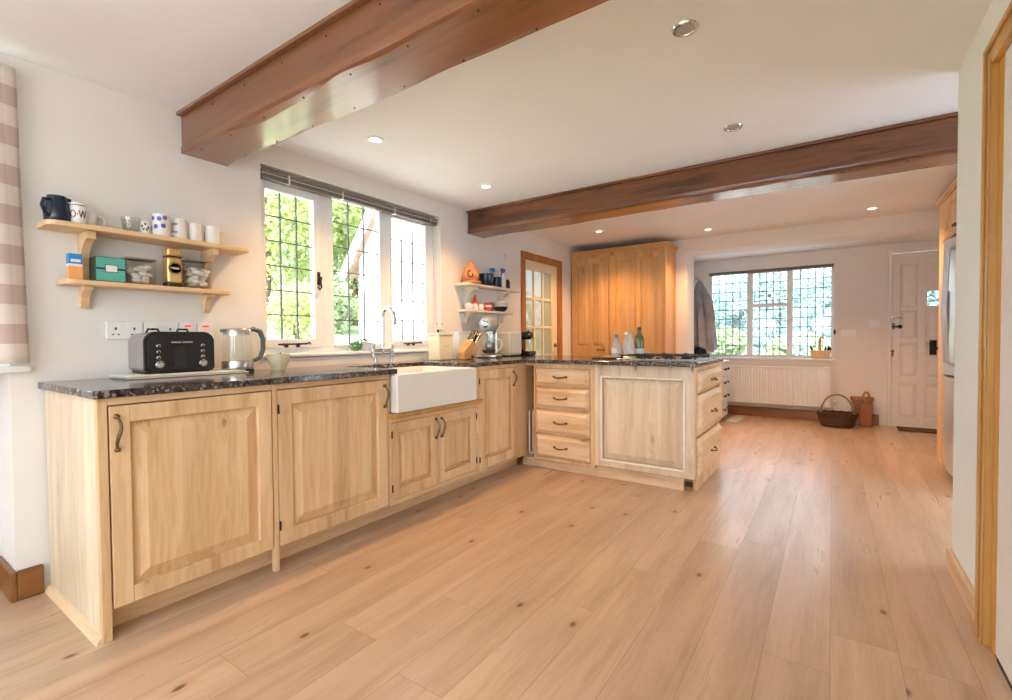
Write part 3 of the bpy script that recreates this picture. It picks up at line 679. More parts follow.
# -- peninsula: end cabinet with big panel + three deep drawers on the end
c = thing('pan_drawer_cabinet', 'pine peninsula end cabinet with a knotty panel and three deep drawers', 'kitchen cabinet', (PX, 3.9, 0))
x0, x1 = -1.511, PX-.001
mb = door_mesh(uvY, x0, x1, .10, .88, rail=.0, th=.02)
mb = MB(uvY); pa = (-1.463, .145, -.838, .795)
mb.box((x0, .10, -.02), (pa[0], .88, 0)).box((pa[2], .10, -.02), (x1, .88, 0)).box((pa[0], .10, -.02), (pa[2], pa[1], 0)).box((pa[0], pa[3], -.02), (pa[2], .88, 0)).build('panel_frame', M['pinePale'], c, .002)
mb = MB(uvY)
for (a, b, s_) in ((0, 0, 0),):
    t_ = .014; q = pa
    mb.box((q[0], q[1], -.012), (q[0]+t_, q[3], .008)).box((q[2]-t_, q[1], -.012), (q[2], q[3], .008)).box((q[0]+t_, q[1], -.012), (q[2]-t_, q[1]+t_, .008)).box((q[0]+t_, q[3]-t_, -.012), (q[2]-t_, q[3], .008))
mb.build('bolection_moulding', M['pineEdgeLight'], c, .004)
field(uvY, pa[0]+.014, pa[2]-.014, pa[1]+.014, pa[3]-.014, -.022, .004, .052, .004).build('fielded_panel', M['pinePale'], c)
MB(uvY).box((x0, 0, -.065), (-.86, .085, -.045)).build('plinth', M['pineX'], c)
mb = MB(uvE); mb.box((3.411, .10, -.02), (3.485, .88, 0)).box((3.485, .845, -.02), (4.30, .88, 0)).box((4.27, .0, -.02), (4.30, .845, 0)).box((3.475, 0, -.02), (4.27, .09, .0)).box((3.485, .09, -.035), (4.27, .845, -.0195)).build('end_frame', M['pineZ'], c, .001)
MB().box((-.862, PY+.066, 0), (PX-.021, PY+.10, .10)).build('plinth_return', M['brownframe'], c)
MB().box((-1.51, 4.28, 0), (PX-.022, 4.30, .88)).box((-1.51, PY+.03, .1), (PX-.022, 4.28, .118)).build('carcass', M['pineX'], c)
for (a, b) in ((.69, .842), (.385, .672), (.093, .368)):
    d = MB(uvE).box((3.49, a, -.018), (4.265, b, .004)).frustum((3.49, a, 4.265, b), .004, (3.52, a+.032, 4.235, b-.032), .030).build('drawer', M['pineY'], c, .0015)
    bow(uvE, 3.878, (a+b)/2, .030, .12, False).build('handle', M['brass'], d)
MB().box((-.852, PY+.05, .03), (-.80, PY+.065, .065)).build('socket_box', M['blackmat'], c, .002)
# -- worktop (L with sink cut-out) z .88-.91
wt = MB()
SY0, SY1, SXB = 1.945, 2.675, -2.60
wx_f = FX+.028
def slab(a, b): wt.box((a[0], a[1], .88), (b[0], b[1], .91))
pts = [(WX+.001, .545), (wx_f, .545), (wx_f, SY0), (SXB, SY0), (SXB, SY1), (wx_f, SY1), (wx_f, 3.35), (-.748, 3.35), (-.748, 4.30), (WX+.001, 4.30)]
wt.prism(pts, .88, .91, 'z')
tag(wt.build('worktop', M['granite'], None, .004, 2, loc=(WX, 2.0, .88)), 'polished dark speckled granite worktop running along the wall and round the peninsula', 'worktop')
# -- belfast sink
mb = MB(); X0, X1, Y0, Y1, Z0, Z1 = SXB+.005, FX+.052, 1.905, 2.682, .649, .879
X0 = SXB-.01; Y0 = 1.921; Y1 = 2.668; Z1 = .8795
def basin(mb, X0, X1, Y0, Y1, Z0, Z1, t, b):
    o_ = [(X0, Y0), (X1, Y0), (X1, Y1), (X0, Y1)]; i_ = [(X0+t, Y0+t), (X1-t, Y0+t), (X1-t, Y1-t), (X0+t, Y1-t)]
    ob = [mb.v((*p, Z0)) for p in o_]; ot = [mb.v((*p, Z1)) for p in o_]; it_ = [mb.v((*p, Z1)) for p in i_]; ib = [mb.v((*p, Z0+b)) for p in i_]
    mb.face(ob); mb.face(ib)
    for k in range(4):
        q = (k+1) % 4; mb.face([ob[k], ob[q], ot[q], ot[k]]); mb.face([ot[k], ot[q], it_[q], it_[k]]); mb.face([it_[k], it_[q], ib[q], ib[k]])
    return mb
sk = thing('butler_sink', 'deep white ceramic butler sink with a plain front below the window', 'sink', (FX, 2.3, .649))
basin(mb, X0, X1, Y0, Y1, Z0, Z1, .024, .025).build('basin', M['ceramic'], sk, .008, 3)
MB().lathe([(.045, 0), (.045, .004), (.03, .002)], (-2.37, 2.3, .675), 20).build('drain', M['chrome'], sk)
# -- bridge tap
t = thing('bridge_tap', 'chrome bridge mixer tap with a tall swan neck behind the sink', 'tap', (-2.70, 2.35, .91))
TX = -2.70; Ya, Yb = 2.262, 2.437; Ym = (Ya+Yb)/2
mb = MB(); mb.tube([(TX, Ya, 1.005), (TX, Yb, 1.005)], .013, 12); mb.ball((TX, Ym, 1.005), .018); mb.lathe([(.014, 0), (.011, .03), (.009, .06)], (TX, Ym, 1.01), 14)
mb.build('bridge', M['chrome'], t)
for y in (Ya, Yb):
    s_ = -1 if y == Ya else 1
    mb = MB(); mb.lathe([(.026, 0), (.024, .006), (.012, .012)], (TX+.015, y-s_*.012, .91), 16)
    mb.tube([(TX+.015, y-s_*.012, .915), (TX+.012, y-s_*.012, .945), (TX, y, .97), (TX, y, 1.0)], .012, 10); mb.lathe([(.013, 0), (.016, .01), (.015, .035), (.010, .05), (.008, .065)], (TX, y, .985), 14)
    lg = mb.build('tap_leg', M['chrome'], t)
    mb = MB(); mb.tube([(TX, y, 1.055), (TX, y+s_*.02, 1.06), (TX+.01, y+s_*.085, 1.068)], [.006, .006, .0075], 8); mb.ball((TX+.01, y+s_*.088, 1.068), .010, 10, 6); mb.ball((TX, y, 1.052), .012, 10, 6)
    mb.build('lever', M['mugwhite'], lg)
R_ = .062
pts = [(TX, Ym, 1.04), (TX, Ym, 1.24)]+[(TX+R_-R_*math.cos(a), Ym, 1.24+R_*1.1*math.sin(a)) for a in [PI*k/12 for k in range(1, 13)]]+[(TX+2*R_+.004, Ym, 1.20), (TX+2*R_+.006, Ym, 1.185)]
MB().tube(pts, [.016]*2+[.0145]*12+[.015, .017], 12).build('swan_neck', M['chrome'], t)

# ============================================================ ITEMS ON WORKTOP
tag(MB().box((-2.79, .785, .911), (-2.57, 1.32, .918)).build('chopping_board', M['greypanel'], None, .004, loc=(-2.68, 1.02, .911)), 'thin grey board lying flat on the worktop under the white one', 'board')
tag(MB().box((-2.795, .78, .9195), (-2.58, 1.31, .928)).build('chopping_board', M['labelwhite'], None, .004, loc=(-2.69, 1.02, .9195)), 'white board on the worktop directly under the toaster', 'board')
# toaster
TZ = .9285; t = thing('toaster', 'four slot toaster with glossy black front and grey sides', 'toaster', (-2.70, 1.015, TZ))
ty0, ty1 = .862, 1.166
def rr(y0, y1, z0, z1, r, n=8, rb=.012):
    pts = [(y0+rb, z0), (y1-rb, z0), (y1, z0+rb)]
    pts += [(y1-r+r*math.cos(a), z1-r+r*math.sin(a)) for a in [PI/2*k/n for k in range(n+1)]]
    pts += [(y0+r+r*math.cos(a), z1-r+r*math.sin(a)) for a in [PI/2+PI/2*k/n for k in range(n+1)]]
    pts += [(y0, z0+rb)]; return pts
MB().prism(rr(ty0+.004, ty1-.004, TZ+.014, TZ+.192, .045), -2.812, -2.622, 'x').build('body', M['toastergrey'], t, .002)
MB().prism(rr(ty0, ty1, TZ+.006, TZ+.199, .05), -2.622, -2.609, 'x').build('front_rim', M['black'], t, .003)
MB().prism(rr(ty0+.014, ty1-.014, TZ+.016, TZ+.189, .04), -2.609, -2.603, 'x').build('front_panel', M['black'], t, .002)
MB().box((-2.795, ty0+.012, TZ), (-2.64, ty1-.012, TZ+.014)).build('base', M['blackmat'], t, .003)
for k, y in enumerate((.915, .962, 1.035, 1.082)):
    pass
for y in (.938, 1.065):
    MB().box((-2.79, y-.03, TZ+.1925), (-2.66, y-.012, TZ+.1935)).box((-2.79, y+.012, TZ+.1925), (-2.66, y+.03, TZ+.1935)).build('slot', M['blackmat'], t)
    mb = MB(); mb.tube([(-2.72, y-.028, TZ+.192), (-2.72, y-.02, TZ+.212), (-2.72, y+.02, TZ+.212), (-2.72, y+.028, TZ+.192)], .005); mb.build('rack_handle', M['black'], t)
for y in (.985, 1.032):
    sl = MB().box((-2.603, y-.004, TZ+.035), (-2.6022, y+.004, TZ+.145)).build('lever_track', M['blackmat'], t)
    MB().box((-2.603, y-.022, TZ+.142), (-2.577, y+.022, TZ+.152)).build('lever', M['chrome'], t, .003)
MB().box((-2.603, .99, TZ+.03), (-2.6015, 1.027, TZ+.135)).build('centre_plate', M['blackmat'], t)
for y in (.918, 1.108):
    for z in (.075, .102, .130):
        b_ = MB().lathe([(.009, 0), (.009, .003), (.006, .005)], (-2.603, y, TZ+z), 16, axis='x').build('button', M['chrome'], t)
        MB().lathe([(.0055, 0), (.0045, .0015)], (-2.598, y, TZ+z), 12, axis='x').build('button_cap', M['black'], b_)
    kb = MB().lathe([(.019, 0), (.019, .006), (.014, .008), (.013, .016), (.011, .018)], (-2.603, y+(.004 if y < 1 else -.0), TZ+.042), 20, axis='x').build('dial', M['chrome'], t)
# kettle
t = thing('kettle', 'glass kettle with steel bands and dark grey loop handle', 'kettle', (-2.66, 1.305, .91)); kc = (-2.66, 1.305, .91)
MB().lathe([(.078, .001), (.080, .006), (.078, .018)], kc, 30).build('power_base', M['black'], t)
MB().lathe([(.076, .020), (.078, .026), (.076, .062), (.075, .064)], kc, 30).build('steel_band', M['steel'], t)
mb = MB().lathe([(.0755, .0645), (.074, .12), (.068, .2)], kc, 30, cap=False); mb.build('glass_body', M['glassclear'], t)
MB().lathe([(.0685, .2), (.067, .228), (.062, .236), (.03, .240), (.012, .242)], kc, 30).build('lid', M['steel'], t)
MB().prism([(kc[0]-.022, kc[1]-.062), (kc[0]+.022, kc[1]-.062), (kc[0], kc[1]-.090)], .91+.216, .91+.234, 'z').build('spout', M['kettlegrey'], t, .003)
hp = [(kc[0]+.0, kc[1]+.055, .91+.228), (kc[0], kc[1]+.09, .91+.236), (kc[0], kc[1]+.125, .91+.222), (kc[0], kc[1]+.142, .91+.18), (kc[0], kc[1]+.14, .91+.12), (kc[0], kc[1]+.122, .91+.075), (kc[0], kc[1]+.092, .91+.062), (kc[0], kc[1]+.076, .91+.058)]
MB().tube(hp, [.012, .013, .014, .014, .013, .012, .010, .008], 10).build('handle', M['kettlegrey'], t)
# mug rack behind kettle not shown; small cream bowl with spoon
t = thing('cream_bowl', 'small cream ribbed bowl on the worktop between the kettle and sink', 'bowl', (-2.66, 1.535, .91))
MB().lathe([(.036, .0), (.038, .006), (.044, .02), (.056, .055), (.064, .094), (.060, .094), (.052, .055), (.03, .012), (.002, .010)], (-2.66, 1.535, .9105), 28, cap=False).build('bowl_body', M['cream'], t)
MB().tube([(-2.655, 1.53, .93), (-2.665, 1.55, .98), (-2.668, 1.553, 1.012)], [.012, .003, .004], 8).build('spoon', M['brass'], t)
# plant on the sill
t = thing('sill_plant', 'small green leafy plant in a white bowl on the sill behind the tap', 'plant', (-2.84, 2.29, 1.0))
MB().lathe([(.035, 0), (.05, .03), (.058, .06), (.052, .06), (.04, .03), (.002, .01)], (-2.835, 2.33, 1.0005), 22, cap=False).build('pot', M['mugwhite'], t)
def leaves(c, n, rx, ry, rz, size, seed, mb=None):
    rnd = random.Random(seed); mb = mb or MB()
    for i in range(n):
        while True:
            p = Vector((rnd.uniform(-1, 1), rnd.uniform(-1, 1), rnd.uniform(-1, 1)))
            if .35 < p.length < 1: break
        q = Vector((c[0]+p.x*rx, c[1]+p.y*ry, c[2]+p.z*rz)); d = Vector((rnd.gauss(0, 1), rnd.gauss(0, 1), rnd.gauss(0, 1))).normalized(); e = d.orthogonal().normalized(); s_ = size*rnd.uniform(.6, 1.2)
        vs = [mb.v(q-d*s_), mb.v(q+e*s_*.45), mb.v(q+d*s_), mb.v(q-e*s_*.45)]; mb.face(vs)
    return mb
leaves((-2.835, 2.22, 1.035), 70, .03, .055, .035, .016, 3, leaves((-2.835, 2.28, 1.065), 40, .03, .05, .03, .014, 5)).build('foliage', M['greencol'], t, recalc=False)
# cream tin, white box
t = thing('storage_tin', 'square cream storage tin with lid just right of the sink', 'tin', (-2.66, 2.93, .91))
MB().box((-2.735, 2.86, .911), (-2.615, 3.03, 1.115)).build('tin_body', M['cream'], t, .008)
MB().box((-2.741, 2.854, 1.115), (-2.609, 3.036, 1.132)).build('lid', M['cream'], t, .004)
MB().box((-2.615, 2.91, 1.02), (-2.614, 2.985, 1.032)).build('label_plate', M['greypanel'], t)
t = thing('bread_bin', 'white enamel bread bin behind the knife block', 'bread bin', (-2.68, 3.25, .91))
MB().box((-2.78, 3.16, .911), (-2.66, 3.44, 1.135)).build('bin_body', M['pvc'], t, .006); MB().box((-2.784, 3.155, 1.135), (-2.656, 3.445, 1.148)).build('lid', M['pvc'], t, .004)
# knife block
t = thing('knife_block', 'slanted wooden knife block full of black handled knives', 'knife block', (-2.55, 3.06, .911), 0)
ky = 3.06
mb = MB(); mb.prism([(ky-.03, .911), (ky+.115, .911), (ky+.175, 1.0), (ky+.09, 1.075), (ky-.03, .975)], -2.585, -2.495, 'x'); mb.build('block', wood('knife_block_wood', (.42, .20, .08), (.60, .34, .15), (.68, .42, .20), 'Z', knots=0.), t, .008)
MB().box((-2.494, ky+.06, .925), (-2.4935, ky+.10, .945)).build('maker_plate', M['blackmat'], t)
for i in range(3):
    for j in range(2):
        x = -2.565+i*.024; b0 = Vector((x, ky+.10+j*.035, 1.066-j*.032)); d = Vector((0, .55, .62)).normalized()
        k_ = MB().tube([b0, b0+d*.02], .007, 8).build('bolster', M['steel'], t)
        MB().tube([b0+d*.015, b0+d*.06, b0+d*.12], [.0115, .010, .012], 8).build('knife_handle', M['black'], t)
# stand mixer
t = thing('stand_mixer', 'pale blue stand mixer with a round hub and glass bowl', 'mixer', (-2.60, 3.52, .91))
s_local[0] = True; t.rotation_euler = (0, 0, 0)
# local: +Y is to the back (head runs along Y), front hub at -Y side
mb = MB(); mb.box((-.095, -.12, .001), (.095, .16, .03)); mb.build('foot', M['steel'], t, .012, 3)
MB().box((-.055, .09, .03), (.055, .16, .25)).build('column', M['steel'], t, .015, 3)
mb = MB(); prof = [(.002, -.165), (.035, -.163), (.058, -.15), (.070, -.10), (.076, -.03), (.076, .05), (.070, .12), (.050, .165), (.02, .18), (.002, .182)]
mb.lathe(prof, (0, .0, .315), 28, axis='y'); mb.build('head', M['mixerblue'], t)
h_ = MB().lathe([(.034, 0), (.036, -.006), (.030, -.010)], (0, -.158, .315), 24, axis='y').build('hub_ring', M['chrome'], t)
MB().lathe([(.022, 0), (.020, -.004)], (0, -.168, .315), 20, axis='y').build('hub_cap', M['mixerblue'], h_)
MB().lathe([(.04, .02), (.06, .04), (.08, .11), (.084, .165), (.086, .168)], (0, -.03, .02), 28, cap=False).build('glass_bowl', M['glassclear'], t)
MB().lathe([(.05, .025), (.065, .055), (.001, .06)], (0, -.03, .02), 24).build('dough_mix', M['coffee'], t)
MB().tube([(.083, -.03, .175), (.125, -.03, .165), (.14, -.03, .12), (.115, -.03, .075), (.072, -.03, .07)], .007, 8).build('bowl_handle', M['glassclear'] if False else M['mugwhite'], t)
MB().tube([(0, -.03, .06), (0, -.03, .25)], .014, 10).ball((0, -.03, .11), .035, 12, 8, sz=1.4).build('beater', M['steel'], t)
MB().cyl((0, -.03, .225), .045, .025).build('beater_collar', M['steel'], t)
for x in (-.07, .07):
    for y in (-.1, .14): MB().cyl((x, y, .0), .016, .006).build('rubber_foot', M['blackmat'], t)
s_local[0] = False
t.rotation_euler = (0, 0, .36); t.scale = (.92, .86, .97)
# pale appliance + pod machine
t = thing('microwave_box', 'pale grey boxy appliance between the mixer and the black pod coffee machine', 'appliance', (-2.68, 3.93, .91)); t.name = 'countertop_appliance'
MB().box((-2.79, 3.83, .918), (-2.58, 4.04, 1.15)).build('housing', M['greypanel'], t, .012, 3); MB().box((-2.579, 3.845, .935), (-2.572, 4.025, 1.135)).build('front_door', M['greypanel'], t, .003)
MB().box((-2.78, 3.84, .911), (-2.59, 4.03, .918)).build('feet', M['blackmat'], t)
t = thing('pod_coffee_machine', 'slim black pod coffee machine at the far end of the wall worktop', 'coffee machine', (-2.60, 4.15, .91))
MB().box((-2.70, 4.09, .911), (-2.50, 4.19, .955)).build('drip_base', M['black'], t, .01)
MB().box((-2.73, 4.095, .955), (-2.62, 4.185, 1.13)).build('tower', M['black'], t, .02, 3)
MB().lathe([(.002, -.05), (.03, -.045), (.042, -.01), (.042, .07), (.03, .095), (.002, .1)], (-2.62, 4.14, 1.115), 18, axis='x').build('brew_head', M['black'], t)
MB().tube([(-2.60, 4.14, 1.155), (-2.56, 4.14, 1.16), (-2.52, 4.14, 1.14)], .008).build('lever', M['chrome'], t)
MB().cyl((-2.545, 4.14, 1.035), .010, .04).build('nozzle', M['chrome'], t)
# hob
t = thing('gas_hob', 'five burner stainless gas hob with black pan supports set in the peninsula', 'hob', (-1.1, 3.88, .91))
MB().box((-1.42, 3.63, .9105), (-.80, 4.13, .918)).build('steel_tray', M['steel'], t, .003)
def burner(x, y, r):
    b = MB().lathe([(r, 0), (r, .008), (r*.8, .012), (r*.8, .018), (r*.5, .022), (.002, .022)], (x, y, .918), 20).build('burner', M['blackmat'], t)
for (x, y, r) in ((-1.28, 3.77, .03), (-1.28, 4.02, .038), (-.92, 4.02, .03), (-.92, 3.77, .04), (-1.1, 3.9, .05)): burner(x, y, r)
def grate(x0, x1, y0, y1):
    mb = MB(); z = .938
    for y in (y0, y1): mb.box((x0, y-.005, z), (x1, y+.005, z+.009))
    for x in (x0, x1): mb.box((x-.005, y0, z), (x+.005, y1, z+.009))
    xm, ym = (x0+x1)/2, (y0+y1)/2
    for yy in ((y0*3+y1)/4, (y0+3*y1)/4): mb.box((x0, yy-.004, z), (xm-.025, yy+.004, z+.009)).box((xm+.025, yy-.004, z), (x1, yy+.004, z+.009))
    mb.box((xm-.004, y0, z), (xm+.004, ym-.15*(y1-y0), z+.009)).box((xm-.004, ym+.15*(y1-y0), z), (xm+.004, y1, z+.009))
    for x in (x0, x1):
        for y in (y0, y1): mb.box((x-.007, y-.007, .918), (x+.007, y+.007, z+.014))
    mb.build('pan_support', M['iron'], t, .002)
grate(-1.39, -1.20, 3.66, 4.11); grate(-1.185, -1.015, 3.68, 4.11); grate(-1.0, -.83, 3.66, 4.11)
for i in range(5): MB().lathe([(.015, 0), (.014, .014), (.012, .016)], (-1.22+i*.06, 3.652, .918), 14).build('control_knob', M['black'], t)
# tray & bottles
tr_ = MB().prism([(-1.70, 3.93), (-1.42, 3.93), (-1.42, 4.16), (-1.70, 4.16)], .911, .918, 'z').build('bottle_tray', M['steel'], None, .002, loc=(-1.56, 4.04, .911)); tag(tr_, 'thin steel tray carrying the bottles behind the hob', 'tray')
tag(MB().box((-1.66, 3.68, .911), (-1.45, 3.86, .922)).build('slate_board', M['blackmat'], None, .003, loc=(-1.56, 3.77, .911)), 'black slate board on the peninsula left of the hob', 'board')
def bottle(name, label, x, y, prof, mat, capm, cap, lab=None, z=.918):
    prof = [(a*1.15, b*.97) for a, b in prof]; cap = [(a*1.15, b*.97) for a, b in cap]; lab = lab and (lab[0]*1.15, lab[1], lab[2])
    t = thing(name, label, 'bottle', (x, y, z), 0, 'bottles beside the hob')
    MB().lathe(prof, (x, y, z+.0005), 20).build('glass_body', M[mat], t)
    MB().lathe(cap, (x, y, z+.0005), 14).build('cap', M[capm], t)
    if lab: MB().lathe([(lab[0], lab[1]), (lab[0], lab[2])], (x, y, z), 20, cap=False).build('label', M['labelwhite'], t)
bottle('water_bottle', 'clear bottle with blue cap, leftmost of the bottles beside the hob', -1.58, 4.03, [(.034, 0), (.036, .01), (.036, .10), (.028, .13), (.014, .155), (.013, .175)], 'bottleglass', 'boxblue', [(.015, .172), (.015, .198), (.012, .2)], (.0365, .03, .08))
bottle('vinegar_bottle', 'clear bottle with pale cap, second of the bottles beside the hob', -1.505, 4.08, [(.03, 0), (.032, .01), (.031, .12), (.014, .165), (.012, .20)], 'bottleglass', 'pvc', [(.014, .198), (.014, .218), (.01, .22)])
bottle('oil_cruet', 'glass cruet with steel spout in front of the green bottle', -1.435, 4.00, [(.034, 0), (.036, .01), (.030, .09), (.016, .15), (.015, .19)], 'bottleglass', 'steel', [(.017, .188), (.013, .205), (.006, .222)])
bottle('olive_oil_bottle', 'tall olive green oil bottle with dark cap beside the hob', -1.40, 4.11, [(.034, 0), (.036, .01), (.036, .15), (.03, .18), (.015, .21), (.0135, .245)], 'olive', 'blackmat', [(.0155, .24), (.0155, .262), (.012, .264)], (.0365, .02, .07))
tag(MB().lathe([(.022, 0), (.024, .01), (.018, .035), (.016, .038), (.018, .05), (.002, .055)], (-1.37, 4.18, .911), 18).build('salt_pot', M['clearliq'], None, loc=(-1.37, 4.18, .911)), 'little glass salt pot right of the green bottle', 'salt pot')

# ============================================================ SHELVES
def shelf_unit(label, X, y0, y1, yl0, yl1, zt, zl, dt, dl, mat, th=.022, br=((0, 0),), bt=.016):
    t = thing('wall_shelf', label, 'shelf', (WX, (y0+y1)/2, zl), 0, None)
    def board(y0, y1, z, d):
        r = .035; pts = [(WX+.001, y0), (WX+d-r, y0)]+[(WX+d-r+r*math.cos(a), y0+r-r*math.sin(a)) for a in [PI/2-PI/2*k/6 for k in range(7)]]
        pts += [(WX+d-r+r*math.cos(a), y1-r+r*math.sin(a)) for a in [PI/2*k/6 for k in range(7)]]+[(WX+.001, y1)]
        return MB().prism(pts, z-th, z, 'z')
    board(y0, y1, zt, dt).build('upper_shelf', mat, t, .004); board(yl0, yl1, zl, dl).build('lower_shelf', mat, t, .004)
    for y in br:
        def scroll(zhi, zlo, d):
            h = zhi-zlo; n = 8
            pts = [(WX+.001, zhi), (WX+d, zhi), (WX+d, zhi-.03*h/.2)]
            pts += [(WX+d-(d-.03)*math.sin(PI/2*k/n), zhi-.03*h/.2-(h*.62)*(1-math.cos(PI/2*k/n))) for k in range(1, n+1)]
            pts += [(WX+.03, zlo+.02), (WX+.02, zlo), (WX+.001, zlo)]
            return MB().prism(pts, y-bt, y+bt, 'y')
        scroll(zt-th, zl, dt*.80).build('bracket', mat, t, .002); scroll(zl-th, zl-th-.095, dl*.6).build('bracket', mat, t, .002)
    return t
shelf_unit('two tier pine wall shelf above the toaster, holding mugs and tins', WX, .555, 1.385, .612, 1.30, 1.588, 1.352, .17, .13, M['shelfpine'], br=(.705, 1.215))
shelf_unit('cream two tier wall shelf above the stand mixer', WX, 3.29, 4.19, 3.34, 4.10, 1.585, 1.352, .15, .12, M['shelfcream'], br=(3.46, 3.98), bt=.03)
def mug(name, label, x, y, z, r, h, mat, hdir=1, taper=1.0, parts=True, group='mugs on the pine shelf'):
    t = thing(name, label, 'mug', (x, y, z), 0, group)
    z += .0005
    MB().lathe([(r*taper*.9, 0), (r*taper, .004), (r*.5+r*taper*.5, h*.5), (r, h), (r-.003, h), (r*.5+r*taper*.5-.004, h*.5), (r*taper-.006, .008), (.002, .006)], (x, y, z), 26, cap=False).build('mug_body', M[mat], t)
    if hdir:
        c = y+hdir*r; MB().tube([(x, c-hdir*.003, z+h*.82), (x, c+hdir*.018, z+h*.84), (x, c+hdir*.027, z+h*.6), (x, c+hdir*.022, z+h*.33), (x, c-hdir*.003, z+h*.2)], .0042, 8).build('handle', M[mat], t)
    return t
ZT = 1.588
t = thing('jug', 'glossy navy jug at the left end of the upper pine shelf', 'jug', (-2.735, .607, ZT), 0)
MB().lathe([(.040, .001), (.044, .006), (.046, .04), (.040, .08), (.031, .115), (.028, .115), (.036, .08), (.040, .04), (.002, .01)], (-2.735, .607, ZT), 26, cap=False).build('jug_body', M['navy'], t)
MB().tube([(-2.70, .578, ZT+.09), (-2.69, .556, ZT+.088), (-2.685, .548, ZT+.06), (-2.695, .560, ZT+.03), (-2.705, .577, ZT+.026)], .0065, 8).build('handle', M['navy'], t)
MB().prism([(-2.745, .633), (-2.725, .633), (-2.735, .655)], ZT+.098, ZT+.114, 'z').build('spout', M['navy'], t, .003)
t = mug('letter_mug', 'white mug printed with black letters next to the navy jug', -2.72, .672, ZT, .030, .095, 'mugwhite', 0)
def wrap_text(s_, size, cx, cy, r, ang, z, mat, parent):
    cu = bpy.data.curves.new('letters', 'FONT'); cu.body = s_; cu.size = size; cu.align_x = 'CENTER'; cu.offset = size*.02
    ob = bpy.data.objects.new('letters_src', cu); COL.objects.link(ob)
    dg = bpy.context.evaluated_depsgraph_get(); me = bpy.data.meshes.new_from_object(ob.evaluated_get(dg)); bpy.data.objects.remove(ob)
    q = parent.location
    for v in me.vertices:
        a = ang+v.co.x*.62/r; v.co = (cx+r*math.cos(a)-q.x, cy+r*math.sin(a)-q.y, z+v.co.y-q.z)
    me.materials.append(mat); o = bpy.data.objects.new('printed_letters', me); COL.objects.link(o); o.parent = parent
wrap_text('O·W', .046, -2.72, .672, .0306, -.24, ZT+.030, M['darkprint'], t)
mb = MB()
for k in range(7):
    a = -1.4+k*.3; mb.box((-2.72+.0303*math.cos(a)-.001, .672+.0303*math.sin(a)-.003, ZT+.082), (-2.72+.0303*math.cos(a)+.001, .672+.0303*math.sin(a)+.003, ZT+.087))
mb.build('rim_dashes', M['darkprint'], t)
mug('white_mug', 'small plain white cup right of the lettered mug', -2.76, .722, ZT, .026, .072, 'mugwhite', 1)
t = thing('glass_bowl', 'pale clear glass bowl in the middle of the upper pine shelf', 'bowl', (-2.74, .868, ZT), 0)
MB().lathe([(.02, .001), (.034, .02), (.04, .075), (.038, .075), (.03, .02), (.002, .006)], (-2.74, .868, ZT), 24, cap=False).build('bowl_body', M['glassbox'], t)
t = mug('small_patterned_cup', 'tiny cup with dark pattern left of the blue spotted mug', -2.735, .922, ZT, .02, .068, 'mugwhite', 0)
mb = MB()
for a, z in ((-.9, .045), (-.3, .055), (.3, .04), (-.6, .03), (0., .03)): mb.ball((-2.735+.0195*math.cos(a), .922+.0195*math.sin(a), ZT+z), .0065, 8, 5, .6, .6)
mb.build('printed_pattern', M['darkprint'], t)
t = mug('spotted_mug', 'white mug with purple blue spots on the upper pine shelf', -2.725, .985, ZT, .037, .112, 'mugwhite', 1)
mb = MB(); r = .0365
for a, z in ((-1.35, .09), (-.55, .088), (-1.75, .045), (-.95, .05), (-.1, .055), (.1, .095)):
    for k in range(-2, 3):
        a2 = a+k*.10; hh = .011*math.sqrt(max(.1, 1-(k/2.6)**2)); c_ = (-2.725+r*math.cos(a2), .985+r*math.sin(a2)); mb.prism([(c_[0]+.0016*math.cos(a2)-.0022*math.sin(a2), c_[1]+.0016*math.sin(a2)+.0022*math.cos(a2)), (c_[0]+.0016*math.cos(a2)+.0022*math.sin(a2), c_[1]+.0016*math.sin(a2)-.0022*math.cos(a2)), (c_[0]-.001, c_[1])], ZT+z-hh, ZT+z+hh, 'z')
mb.build('printed_spots', M['blue'], t)
t = mug('patterned_mug', 'white mug with grey blue marks right of the blue spotted mug', -2.735, 1.068, ZT, .031, .108, 'mugwhite', 1)
mb = MB()
for k in range(10):
    a = -1.6+.22*(k % 5); z = .04+.04*(k//5); mb.ball((-2.735+.030*math.cos(a), 1.068+.030*math.sin(a), ZT+z), .007, 8, 5, .5, .5)
mb.build('printed_marks', flat('grey_blue_print', (.25, .25, .36), .4), t)
mug('white_mug', 'plain white mug between the grey marked mug and the mug at right', -2.735, 1.14, ZT, .031, .100, 'mugwhite', 0)
t = mug('leafy_mug', 'white mug with a dark leaf print at the right end of the upper shelf', -2.735, 1.222, ZT, .034, .100, 'mugwhite', 1)
mb = MB()
for a, z in ((-1.95, .05), (-1.8, .065), (-1.9, .035), (-1.7, .05)): mb.ball((-2.735+.033*math.cos(a), 1.222+.033*math.sin(a), ZT+z), .008, 8, 5, .5, .5)
mb.build('printed_leaves', flat('sage_print', (.12, .16, .13), .4), t)
ZL = 1.352
t = thing('carton', 'little blue and orange carton at the left end of the lower pine shelf', 'box', (-2.73, .656, ZL))
MB().box((-2.75, .634, ZL+.001), (-2.71, .679, ZL+.068)).build('orange_part', M['boxorange'], t); MB().box((-2.75, .634, ZL+.068), (-2.71, .679, ZL+.112)).build('blue_top', M['boxblue'], t)
MB().box((-2.7097, .640, ZL+.076), (-2.7094, .673, ZL+.088)).build('pale_print', M['labelwhite'], t)
MB().box((-2.7505, .6335, ZL+.058), (-2.7095, .6795, ZL+.068)).build('white_band', M['labelwhite'], t)
t = thing('tea_tin', 'teal tea tin with a framed label on the lower pine shelf', 'tin', (-2.75, .775, ZL))
